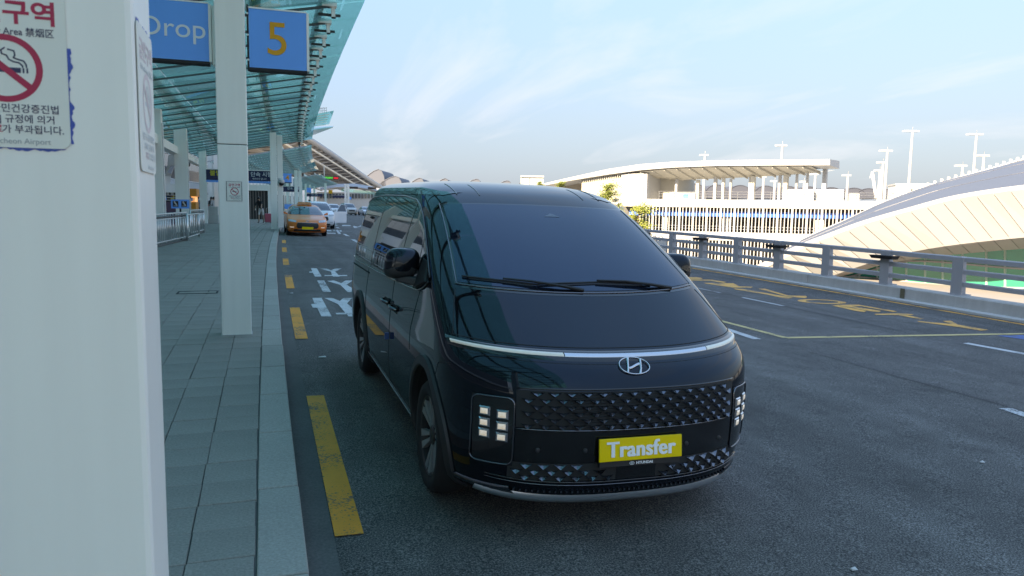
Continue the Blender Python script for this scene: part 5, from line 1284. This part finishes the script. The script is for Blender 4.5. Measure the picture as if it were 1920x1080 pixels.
# light-emitting board
a, b = at(605, 330.5, 120), at(635, 337, 120); t = thing('light_board', 'dark board with lit green and red characters under the far roof', 'sign', ((a.x + b.x) / 2, 120, b.z)); hx, h = (b.x - a.x) / 2, a.z - b.z
MB().box(-hx, hx, 0, .2, 0, h).build('board', M['black'], t)
M['gled'] = mat('green_diodes', (.0, .3, .05), .5, emis=(.0, 1, .15), estr=.14); M['rled'] = mat('red_diodes', (.3, .0, .02), .5, emis=(1, .03, .06), estr=.12)
for i in range(7):
    x0 = -hx + 2 * hx * (.03 + i * .088); mb = MB(); mb.box(x0, x0 + hx * .14, -.02, -.001, h * .62, h * .8).box(x0 + hx * .02, x0 + hx * .12, -.02, -.001, h * .22, h * .40).box(x0 + hx * .055, x0 + hx * .085, -.02, -.001, h * .41, h * .61); mb.build('lit_character', M['gled'], t)
for i in range(4):
    x0 = -hx + 2 * hx * (.68 + i * .077); mb = MB(); mb.box(x0, x0 + hx * .12, -.02, -.001, h * .60, h * .78).box(x0, x0 + hx * .05, -.02, -.001, h * .2, h * .58).box(x0 + hx * .07, x0 + hx * .12, -.02, -.001, h * .25, h * .5); mb.build('lit_character', M['rled'], t)
MB().bar((-hx * .8, .1, h), (-hx * .8, .1, h + 1.6), .1, .1).build('hanger', M['white'], t)
# ------------------------------------------------------------------ shop fronts and kiosks at the terminal
def kiosk(label, u0, u1, Y, vtop, vmid, body_m, band_m, screen_m):
    a, b = at(u0, vtop, Y), at(u1, vtop, Y); w = b.x - a.x; zb = pav(Y); H_ = a.z - zb
    t = thing('kiosk', label, 'kiosk', (a.x, Y, zb), group='kiosks in front of the terminal')
    zm = at(u0, vmid, Y).z - zb
    MB().box(0, w, 0, 2.5, 0, zm).build('counter', body_m, t); MB().box(.05, w - .05, .2, 2.4, zm + .001, H_ - .5).build('shelf_back', screen_m, t); MB().box(-.08, w + .08, -.15, 2.6, H_ - .5, H_).build('header', band_m, t)
    n = 3
    for j in range(n):
        z = zm + (H_ - .6 - zm) * (j + .5) / n; MB().box(.06, w - .06, .02, .19, z, z + .04).build('shelf', M['whiteb'], t)
        for i in range(int(w / .35)): MB().box(.15 + i * .35, .15 + i * .35 + random.uniform(.12, .26), .05, .17, z + .041, z + .041 + random.uniform(.12, .28)).build('goods', random.choice([M['whiteb'], M['sblue'], M['pred'], M['bye'], M['conc'], M['black']]), t)
    return t
M['plum'] = mat('plum_panel', (.10, .055, .09), .5, var=.1); M['orange'] = mat('orange_panel', (.72, .25, .03), .5); M['warm'] = mat('lit_menu', (.8, .5, .3), .5, emis=(1, .55, .25), estr=.10)
kiosk('dark plum kiosk with shelves of goods behind the curved barrier', 301, 330, 47, 344, 378, M['plum'], M['white'], M['black'])
kiosk('orange kiosk with a lit menu behind the broad inner column', 326, 366, 53, 353, 378, M['orange'], M['orange'], M['warm'])
kiosk('far dark shop counter between the inner columns', 366, 403, 66, 365, 390, M['dark'], M['white'], M['black'])
# slatted wall behind the traveller
a, b = at(466, 357, 63), at(502, 357, 63); zb = pav(63); H_ = a.z - zb; w = b.x - a.x
t = thing('slatted_wall', 'dark slatted wall with a white top behind the traveller with the suitcase', 'wall', (a.x, 63, zb))
MB().box(0, w, .12, .3, 0, H_).build('backing', mat('brown_dark', (.035, .028, .026), .7), t); MB().box(-.1, w + .9, -.05, .35, H_ + .002, H_ + .45).build('top_band', M['white'], t); MB().box(w, w + .35, 0, .3, 0, H_).build('end_pier', M['white'], t)
sm = MB().box(-.045, .045, 0, .10, 0, H_ - .02).mesh('slat', mat('brown_slat', (.15, .125, .115), .6, objvar=.15))
for i in range(int(w / .21)): link('slat', sm, t, (.12 + i * .21, .01, .01))
# frontage wall beyond, with door openings
t = thing('terminal_building', 'pale terminal frontage with dark doorways beyond the slatted wall', 'building', (0, 0, 0))
FXX = -6.5
for i in range(26):
    y0 = 70 + i * 3.4; y1 = y0 + 3.4; xa, xb = kx(y0) + FXX, kx(y1) + FXX; z = pav(y0)
    MB().hexa([(xa, y0, z), (xa - .4, y0, z), (xb - .4, y1 - .02, z), (xb, y1 - .02, z)], [(xa, y0, 7), (xa - .4, y0, 7), (xb - .4, y1 - .02, 7), (xb, y1 - .02, 7)]).build('wall_bay', M['white'], t)
    MB().hexa([(xa + .03, y0 + .8, z), (xa + .004, y0 + .8, z), (xb + .004, y1 - .8, z), (xb + .03, y1 - .8, z)], [(xa + .03, y0 + .8, z + 2.7), (xa + .004, y0 + .8, z + 2.7), (xb + .004, y1 - .8, z + 2.7), (xb + .03, y1 - .8, z + 2.7)]).build('doorway', M['fglass'] if i % 3 else M['dark'], t)
    MB().hexa([(xa + .25, y0, z), (xa + .03, y0, z), (xa + .03, y0 + .5, z), (xa + .25, y0 + .5, z)], [(xa + .25, y0, 6.4), (xa + .03, y0, 6.4), (xa + .03, y0 + .5, 6.4), (xa + .25, y0 + .5, 6.4)]).build('pilaster', M['white'], t)
for i in range(7):
    y = 92 + i * 7.5; t = thing('colonnade_column', 'slim white column in the far colonnade behind the cars', 'column', (kx(y) - 1.6, y, pav(y)), group='far colonnade columns')
    MB().box(-.16, .16, 0, .3, 0, 4.6).build('shaft', M['white'], t); MB().box(-.2, .2, -.04, .34, 0, .1).build('base_trim', M['conc'], t)
# curved raking column inside the terminal
t = thing('raking_column', 'large curved white raking column between the inner columns', 'column', at(317, 400, 52)); o_ = t.location
cpts = [(325, 262, 50), (323, 290, 50), (320, 312, 51), (315, 330, 52), (313, 350, 52), (313, 400, 52)]
rows_ = []
for (u, v, Y), w in zip(cpts, (17, 15, 13, 12, 11, 11)): rows_.append([at(u - w * .5, v, Y) - o_, at(u + w * .5, v, Y) - o_, at(u + w * .5, v, Y + .8) - o_, at(u - w * .5, v, Y + .8) - o_, at(u - w * .5, v, Y) - o_])
MB().grid(rows_).build('shaft', M['white'], t, smooth=True, ang=40); MB().bar(at(340, 272, 51) - o_, at(318, 325, 51) - o_, .14, .2).build('stay', M['gsteel'], t)
# ------------------------------------------------------------------ the far arched roof
fr_ = thing('arched_truss_roof', 'huge far terminal roof with white edge and dark trusses sweeping down to the right', 'roof', at(600, 380, 230)); o_ = fr_.location
M['truss'] = mat('grey_truss_steel', (.42, .42, .44), .6)
edY = pchip([520, 583, 620, 655, 690, 724], [180, 205, 222, 245, 280, 330]); edV = pchip([520, 583, 620, 655, 690, 724], [224, 264, 288, 312, 336, 357])
us_ = [520 + 8 * i for i in range(26)]
E_ = [at(u, edV(u), edY(u)) - o_ for u in us_]
MB().grid([[p + Vector((dx, 0, dz)) for p in E_] for dx, dz in ((0, 0), (-30, 2.2), (-60, 2.8), (-110, 1))]).build('soffit', mat('roof_soffit', (.13, .135, .155), .7, var=.15, vscale=.05), fr_)
MB().grid([[p + Vector((dx, 0, dz)) for p in E_] for dx, dz in ((.3, .1), (-30, 3.4), (-60, 4.2), (-110, 2.4))]).build('roof_skin', M['zinc'], fr_)
for dx, dz, r_, m_ in ((0, .1, .75, 'bright'), (-1.2, -1.3, .28, 'white'), (-3.5, -2.6, .3, 'white'), (-14, -2.2, .3, 'truss'), (-26, -1.2, .3, 'truss'), (-40, -.8, .3, 'truss')): MB().tube([p + Vector((dx, 0, dz)) for p in E_], r_, 7).build('edge_tube' if dx > -4 else 'truss_chord', M[m_], fr_, smooth=True)
for i in range(1, len(E_) - 1):
    p, q = E_[i], E_[i + 1]
    MB().bar(p + Vector((-.4, 0, -.5)), p + Vector((-60, 0, -.4)), .4, .5).build('truss_bar', M['truss'], fr_); MB().bar(p + Vector((-3.5, 0, -2.6)), q + Vector((-14, 0, 1.0)), .28, .28).build('truss_bar', M['truss'], fr_); MB().bar(p + Vector((-14, 0, -2.2)), q + Vector((-26, 0, 1.4)), .28, .28).build('truss_bar', M['truss'], fr_); MB().bar(q + Vector((-.8, 0, -.6)), p + Vector((-3.5, 0, -2.6)), .25, .25).build('truss_bar', M['truss'], fr_)
MB().grid([[at(u, v, 205) - o_ for u, v in ((600, 352), (630, 345), (665, 344), (695, 349), (726, 357))], [at(u, v, 203) - o_ for u, v in ((600, 356), (630, 351), (665, 350), (695, 355), (726, 362))], [at(u, v, 225) - o_ for u, v in ((600, 357), (630, 355), (665, 354), (695, 358), (726, 364))]]).build('lower_wing', M['bright'], fr_)
MB().grid([[at(u, v, 204) - o_ for u, v in ((640, 353), (690, 358), (722, 363))], [at(u, v, 203) - o_ for u, v in ((640, 359), (690, 364), (722, 369))]]).build('green_glazing', M['canopy'], fr_)
for (u0, u1, v) in ((655, 664, 354), (690, 700, 355)): MB().box(0, 2.2, 0, .3, 0, .6).build('hanging_board', M['black'], fr_).location = at(u0, v, 200) - o_
t = thing('far_hall', 'pale far building with rows of small windows closing the road', 'building', at(670, 385, 260)); o_ = t.location
a, b = at(596, 360, 262) - o_, at(735, 362, 262) - o_
MB().hexa([a + Vector((0, 0, -12)), b + Vector((0, 0, -12)), b + Vector((0, 6, -12)), a + Vector((0, 6, -12))], [a, b, b + Vector((0, 6, 0)), a + Vector((0, 6, 0))]).build('wall', M['whiteb'], t)
for i in range(22):
    p = at(600 + 6 * i, 372, 261.5) - o_; MB().box(0, .62, 0, .3, 0, 1.6).build('window', M['fglass'], t).location = p

# ================================================================== other vehicles
SEDAN = [(.17, .14, 4.70, .82, .50), (.28, .03, 4.82, .90, .60), (.42, .00, 4.85, .925, .64), (.56, .01, 4.85, .932, .64), (.68, .07, 4.83, .932, .62), (.77, .22, 4.80, .925, .58), (.86, .58, 4.72, .912, .5), (.93, 1.00, 4.60, .89, .40), (.985, 1.25, 4.38, .862, .34), (1.13, 1.58, 4.06, .80, .34), (1.28, 1.95, 3.78, .732, .36), (1.39, 2.30, 3.45, .645, .38), (1.445, 2.58, 3.2, .53, .32), (1.468, 2.78, 3.0, .34, .10)]
SUV = [(.20, .14, 4.40, .82, .50), (.32, .03, 4.50, .90, .58), (.50, .00, 4.52, .925, .60), (.70, .02, 4.52, .932, .60), (.88, .10, 4.50, .932, .56), (.98, .30, 4.47, .92, .50), (1.06, .78, 4.42, .905, .42), (1.13, 1.06, 4.38, .88, .36), (1.28, 1.32, 4.30, .83, .35), (1.44, 1.62, 4.20, .775, .36), (1.56, 1.92, 4.05, .705, .38), (1.63, 2.20, 3.85, .61, .38), (1.66, 2.5, 3.5, .45, .3), (1.67, 2.8, 3.2, .25, .12)]
BOXV = [(.22, .14, 4.9, .84, .50), (.36, .03, 5.0, .92, .58), (.60, .00, 5.05, .95, .60), (.85, .04, 5.05, .955, .58), (1.02, .18, 5.04, .95, .50), (1.14, .50, 5.02, .94, .42), (1.24, .85, 5.0, .92, .36), (1.5, 1.28, 4.95, .87, .35), (1.74, 1.70, 4.9, .81, .36), (1.86, 2.00, 4.8, .73, .38), (1.92, 2.3, 4.6, .58, .38), (1.94, 2.7, 4.2, .3, .2)]
def car(label, table, paint, X, Y, rot=0, wsr=(1.0, 1.39), L_ax=(.92, 3.72), side=None, plate=None, lit=False, extra=None, group='cars on the road', hood_dark=True):
    sh_ = Shell(table, 2.5, .45, 3.0)
    t = thing('car', label, 'car', (X, Y, gz(X, Y)), (0.012, 0.02, rot), group)
    sh_.body(44).build('body', paint, t, smooth=True)
    def fp(x0, x1, z0, z1, off, nu=12, nv=6, taper=1.0): return [[sh_.fpt((x0 + (x1 - x0) * i / nu) * (1 + (taper - 1) * j / nv), z0 + (z1 - z0) * j / nv, off) for i in range(nu + 1)] for j in range(nv + 1)]
    z0, z1 = wsr; wb = sh_.fw(sh_.at_z(z0)) * .90; wt = sh_.fw(sh_.at_z(z1)) * .84
    MB().grid(fp(-wb, wb, z0, z1, .008, 16, 8, wt / wb)).build('windscreen', M['cglass'], t, smooth=True)
    for sg in (-1, 1):
        ya, yb = side; zt = z1 - .02
        ys2 = [ya + (yb - ya) * i / 24 for i in range(25)]
        fr0 = lambda y: min(1, max(.04, (y - ya) / .62)); fr1 = lambda y: min(1, max(.05, (yb - y) / .6))
        MB().grid([[sh_.spt(sg, y, z0 + .0 + (zt - z0) * min(fr0(y), fr1(y)) * j / 6, .008) for y in ys2] for j in range(7)]).build('side_window', M['cglass'], t, smooth=True)
        for ay in L_ax: wheel(t, 'wheel', sg * (sh_.fw(2) - .10), ay, .33, .21, sg, .22, 5, M['tyre'], M['rimd'], M['rimf'])
        for ay in L_ax: MB().lathe([(.375, sg * (sh_.fw(2) - .03)), (.375, sg * (sh_.fw(2) + .006))], 26, 'x', (0, ay, .335)).build('wheel_arch', M['dark'], t)
        hz0 = z0 - .36
        MB().grid([[sh_.fpt(sg * (.52 + .34 * i / 8), hz0 + .02 + .03 * i / 8 + (.10) * j / 4, .008) for i in range(9)] for j in range(5)]).build('headlamp', M['lampg'], t, smooth=True)
        MB().grid([[sh_.fpt(sg * (.62 + .18 * i / 6), .40 + .035 * j / 2, .008) for i in range(7)] for j in range(3)]).build('fog_lamp', M['led'] if lit else M['lampg'], t, smooth=True)
        MB().hexa([(sg * .86, 1.30, z0 - .01), (sg * .86, 1.42, z0 - .01), (sg * 1.06, 1.46, z0 + .02), (sg * 1.06, 1.34, z0 + .02)], [(sg * .86, 1.32, z0 + .06), (sg * .86, 1.40, z0 + .06), (sg * 1.06, 1.44, z0 + .15), (sg * 1.04, 1.36, z0 + .15)]).build('wing_mirror', paint, t, bevel=.03)
    gz0 = z0 - .52
    mb = MB(); n = 16; top_, bot_ = gz0 + .16, gz0 - .10
    mb.grid([[sh_.fpt(x * (.42 if j == 0 else .50 if j < 4 else .44), bot_ + (top_ - bot_) * j / 4, .008) for x in [-1 + 2 * i / n for i in range(n + 1)]] for j in range(5)]); mb.build('grille', M['black'], t, smooth=True)
    MB().tube([sh_.fpt(x * .47, top_ + .005, .01) for x in [-1 + 2 * i / n for i in range(n + 1)]], .012, 5).build('grille_trim', M['chrome'], t, smooth=True)
    MB().grid([[sh_.fpt(-.62 + 1.24 * i / 12, .24 + .09 * j / 2, .008) for i in range(13)] for j in range(3)]).build('lower_intake', M['black'], t, smooth=True)
    if plate: MB().box(-.26, .26, -.03, -.012, gz0 - .14, gz0 - .02).build('number_plate', plate, t)
    p = sh_.fpt(0, top_ + .07, .012); MB().tube([(p.x + .075 * math.cos(2 * math.pi * k / 20), p.y - .004, p.z + .038 * math.sin(2 * math.pi * k / 20)) for k in range(20)], .008, 5, closed=True).tube([(-.03, p.y - .004, p.z - .03), (-.015, p.y - .004, p.z + .03)], .007, 5).tube([(.015, p.y - .004, p.z - .03), (.03, p.y - .004, p.z + .03)], .007, 5).tube([(-.025, p.y - .004, p.z - .005), (.025, p.y - .004, p.z + .005)], .007, 5).build('badge', M['chrome'], t)
    return t, sh_
M['cglass'] = mat('car_glass', (.03, .045, .06), .03, spec=.8, coat=.3); M['lampg'] = mat('lamp_lens', (.45, .48, .5), .12, coat=.5)
M['tpaint'] = mat('orange_taxi_paint', (1.0, .20, .03), .3, coat=.3); M['wcar'] = mat('white_car_paint', (.72, .74, .76), .3, coat=.6); M['scar'] = mat('silver_beige_paint', (.42, .41, .38), .3, metal=.3, coat=.6); M['bcar'] = mat('pale_blue_paint', (.55, .60, .66), .3, coat=.6)
tx, ts = car('orange taxi with a yellow plate parked at the kerb, lamps lit', SEDAN, M['tpaint'], 2.06, 36.75, R(.5), (.985, 1.375), (.92, 3.72), (1.45, 4.0), M['plate'], True)
MB().hexa([(-.36, 2.5, 1.465), (.36, 2.5, 1.465), (.36, 2.75, 1.468), (-.36, 2.75, 1.468)], [(-.30, 2.54, 1.60), (.30, 2.54, 1.60), (.30, 2.71, 1.60), (-.30, 2.71, 1.60)]).build('roof_sign', mat('taxi_sign', (.62, .25, .10), .4), tx, bevel=.02)
MB().grid([[ts.fpt(-.40 + .80 * i / 14, .305 + .02 * j, .012) for i in range(15)] for j in range(2)]).build('bumper_chrome', M['chrome'], tx, smooth=True)
MB().grid([[ts.fpt(-.50 + .22 * i / 4, 1.31 + .04 * j / 2, .012) for i in range(5)] for j in range(3)]).build('windscreen_badge', mat('red_sticker', (.5, .12, .10), .5), tx)
wc, wsn = car('white hatchback with its door open just behind the orange taxi', SUV, M['wcar'], 3.42, 47.6, R(1.5), (1.12, 1.56), (.86, 3.45), (1.25, 4.1), None)
def open_door(t, x, y, z0, z1, zg, ang, paint, sg=1):
    d = link('open_door', None, t, (x, y, 0), (0, 0, sg * ang)); Lw = 1.05
    MB().hexa([(-.03, 0, z0), (.05, 0, z0), (.05, Lw, z0), (-.03, Lw, z0)], [(-.05, 0, zg), (.03, 0, zg), (.03, Lw, zg), (-.05, Lw, zg)]).build('door_skin', paint, d, bevel=.02); MB().hexa([(-.06, .35, zg + .005), (-.03, .35, zg + .005), (-.03, Lw, zg + .005), (-.06, Lw, zg + .005)], [(-.20, .75, z1), (-.17, .75, z1), (-.17, Lw, z1), (-.20, Lw, z1)]).build('door_glass', M['cglass'], d)
    MB().tube([(-.05, .3, zg), (-.19, .72, z1 + .02), (-.19, Lw + .02, z1 + .02), (-.05, Lw + .02, zg)], .025, 6).build('door_frame', paint, d); MB().box(-.2, -.04, .25, .33, zg - .02, zg + .14).build('door_mirror', paint, d, bevel=.02)
    return d
open_door(wc, .93, 1.25, .35, 1.5, 1.08, R(-58), M['wcar'])
s2, _ = car('white crossover with a door standing open, farther along the road', SUV, M['wcar'], 9.6, 104, R(6), (1.12, 1.56), (.86, 3.45), (1.25, 4.1), M['plate'])
open_door(s2, .93, 1.25, .35, 1.5, 1.08, R(-62), M['wcar'])
car('beige box-shaped van beyond the white crossover', BOXV, M['scar'], 14.2, 126, R(8), (1.26, 1.84), (.95, 4.0), (1.2, 4.6), None)
car('small pale saloon beside the beige van at the far bend', SEDAN, M['bcar'], 16.9, 124, R(8), (.985, 1.375), (.92, 3.72), (1.45, 4.0), M['whiteb'])
car('distant white saloon half hidden behind the open-door crossover', SEDAN, M['wcar'], 9.2, 118, R(6), (.985, 1.375), (.92, 3.72), (1.45, 4.0), None)

# ================================================================== people
M['skin'] = mat('skin', (.42, .25, .18), .6); M['hair'] = mat('black_hair', (.012, .011, .011), .5); M['tblack'] = mat('black_cloth', (.02, .02, .022), .8); M['twhite'] = mat('white_cloth', (.65, .64, .62), .8); M['tgrey'] = mat('grey_cloth', (.16, .17, .2), .8)
def person(label, X, Y, rot, top_m, leg_m, lean=.0, reach=False, scale=1.0, step=.12):
    t = thing('person', label, 'person', (X, Y, pav(Y)), (0, 0, rot), group=None); t.scale = (scale,) * 3
    # joints: x right, -y forward
    lx = lean
    V = {'pel': (0, 0, .90), 'spi': (0, -lx * .35, 1.15), 'che': (0, -lx * .75, 1.34), 'nec': (0, -lx, 1.46), 'hed': (0, -lx * 1.12, 1.56), 'crn': (0, -lx * 1.18, 1.68),
         'shl': (-.17, -lx * .8, 1.38), 'ell': (-.22, -lx - .02, 1.12), 'wrl': (-.20, -lx - .12, .90), 'hal': (-.20, -lx - .15, .82),
         'shr': (.17, -lx * .8, 1.38), 'elr': (.25, -lx - (.18 if reach else .0), 1.16), 'wrr': (.32, -lx - (.34 if reach else .08), .98), 'har': (.33, -lx - (.40 if reach else .10), .93),
         'hpl': (-.095, 0, .86), 'knl': (-.10, -step, .48), 'anl': (-.10, -step * 1.1, .08), 'tol': (-.11, -step - .15, .035), 'hpr': (.095, 0, .86), 'knr': (.10, step * .6, .47), 'anr': (.10, step * 1.6, .10), 'tor': (.11, step * 1.2 - .12, .035)}
    Rr = {'pel': .135, 'spi': .115, 'che': .135, 'nec': .055, 'hed': .085, 'crn': .07, 'shl': .062, 'ell': .043, 'wrl': .032, 'hal': .035, 'shr': .062, 'elr': .043, 'wrr': .032, 'har': .035, 'hpl': .095, 'knl': .06, 'anl': .042, 'tol': .035, 'hpr': .095, 'knr': .06, 'anr': .042, 'tor': .035}
    E = [('pel', 'spi'), ('spi', 'che'), ('che', 'nec'), ('nec', 'hed'), ('hed', 'crn'), ('che', 'shl'), ('shl', 'ell'), ('ell', 'wrl'), ('wrl', 'hal'), ('che', 'shr'), ('shr', 'elr'), ('elr', 'wrr'), ('wrr', 'har'), ('pel', 'hpl'), ('hpl', 'knl'), ('knl', 'anl'), ('anl', 'tol'), ('pel', 'hpr'), ('hpr', 'knr'), ('knr', 'anr'), ('anr', 'tor')]
    ks = list(V); me = bpy.data.meshes.new('body'); me.from_pydata([V[k] for k in ks], [(ks.index(a), ks.index(b)) for a, b in E], [])
    o = bpy.data.objects.new('body', me); COL.objects.link(o); m_ = o.modifiers.new('s', 'SKIN'); m_.use_smooth_shade = True
    for i, k in enumerate(ks): me.skin_vertices[0].data[i].radius = (Rr[k], Rr[k] * (.8 if k in ('che', 'spi', 'pel') else 1)); me.skin_vertices[0].data[i].use_root = (k == 'pel')
    sb_ = o.modifiers.new('d', 'SUBSURF'); sb_.levels = 1; sb_.render_levels = 1
    dg_ = bpy.context.evaluated_depsgraph_get(); nm_ = bpy.data.meshes.new_from_object(o.evaluated_get(dg_)); bpy.data.objects.remove(o)
    nm_.materials.clear()
    for m2 in (M['skin'], top_m, leg_m, M['tblack']): nm_.materials.append(m2)
    for p in nm_.polygons:
        c = p.center; p.use_smooth = True
        p.material_index = 3 if c.z < .10 else 2 if c.z < .93 and abs(c.x) < .19 and c.z > .52 else (1 if 0.93 <= c.z < 1.45 and abs(c.x) < .26 and (abs(c.x) < .2 or c.z > 1.12) else (2 if c.z < .52 and leg_m is not M['twhite'] else 0))
    link('body', nm_, t)
    h = MB(); hc = Vector(V['hed']) + Vector((0, .02, .055)); rows_ = []
    for i in range(9):
        th = math.pi * i / 8; rows_.append([hc + Vector((math.sin(th) * math.cos(ph) * .098, math.sin(th) * math.sin(ph) * .108, math.cos(th) * .115 - (.10 if math.cos(th) < -.2 and math.sin(ph) > 0 else 0))) for ph in [2 * math.pi * k / 14 for k in range(15)]])
    h.grid(rows_); h.build('hair', M['hair'], t, smooth=True)
    for sx in (-.032, .032): MB().box(sx - .012, sx + .012, -.006, .006, -.006, .006).build('eye', M['hair'], t).location = Vector(V['hed']) + Vector((0, -.092, .02)) + Vector((sx, 0, 0))
    return t
person('traveller in a black top and white shorts leaning over a pink suitcase', -.02, 52.0, R(-25), M['tblack'], M['twhite'], .30, True)
t = thing('suitcase', 'pink upright suitcase beside the leaning traveller', 'suitcase', (.40, 51.4, pav(51.4)))
M['pink'] = mat('pink_shell', (.62, .09, .13), .4)
MB().box(-.20, .20, -.13, .13, .06, .64).build('shell', M['pink'], t, bevel=.05)
for x in (-.12, -.04, .04, .12): MB().box(x - .012, x + .012, -.136, -.128, .1, .6).build('rib', M['pink'], t)
for x in (-.14, .14):
    for y in (-.08, .08): MB().lathe([(.03, -.015), (.03, .015)], 10, 'x', (x, y, .03)).build('wheel', M['black'], t)
MB().tube([(-.1, .05, .64), (-.1, .05, .98), (.1, .05, .98), (.1, .05, .64)], .012, 6).build('handle', M['steel'], t)
for (u, Y, lab, tm, lm, rt) in ((396.5, 63, 'distant shopper in dark clothes by the far shop counter', M['tblack'], M['tgrey'], .5), (402, 62, 'distant shopper in a white top beside the kerb column', M['twhite'], M['tblack'], -.4), (580, 78, 'small dark figure standing behind the orange taxi', M['tblack'], M['tblack'], .2), (371, 60, 'distant shopper in grey next to the orange kiosk', M['tgrey'], M['tblack'], 1.0)):
    person(lab, at(u, 400, Y).x, Y, rt, tm, lm, .05)
# luggage trolley by the far column pair
p = at(545, 392, 82); t = thing('luggage_trolley', 'small blue luggage trolley beyond the column pair', 'trolley', (p.x, 82, pav(82)))
MB().box(-.6, .6, -.4, .4, .25, .33).build('deck', M['gsteel'], t); MB().box(-.6, .6, .36, .4, .7, 1.2).build('panel', M['sblue'], t); MB().tube([(-.6, .4, .3), (-.6, .4, 1.25), (.6, .4, 1.25), (.6, .4, .3)], .04, 6).build('frame', M['steel'], t)
for x in (-.5, .5):
    for y in (-.3, .3): MB().lathe([(.12, -.03), (.12, .03)], 12, 'x', (x, y, .12)).build('wheel', M['black'], t)
# service box and low boxes by the inner columns
p = at(398, 410, 50); t = thing('equipment_box', 'low pale equipment boxes stacked beside the inner column', 'box', (p.x, 50, pav(50))); MB().box(-.35, .35, 0, .6, 0, .55).build('lower_box', M['conc'], t, bevel=.02); MB().box(-.33, .33, .02, .58, .56, 1.05).build('upper_box', M['conc'], t, bevel=.02)
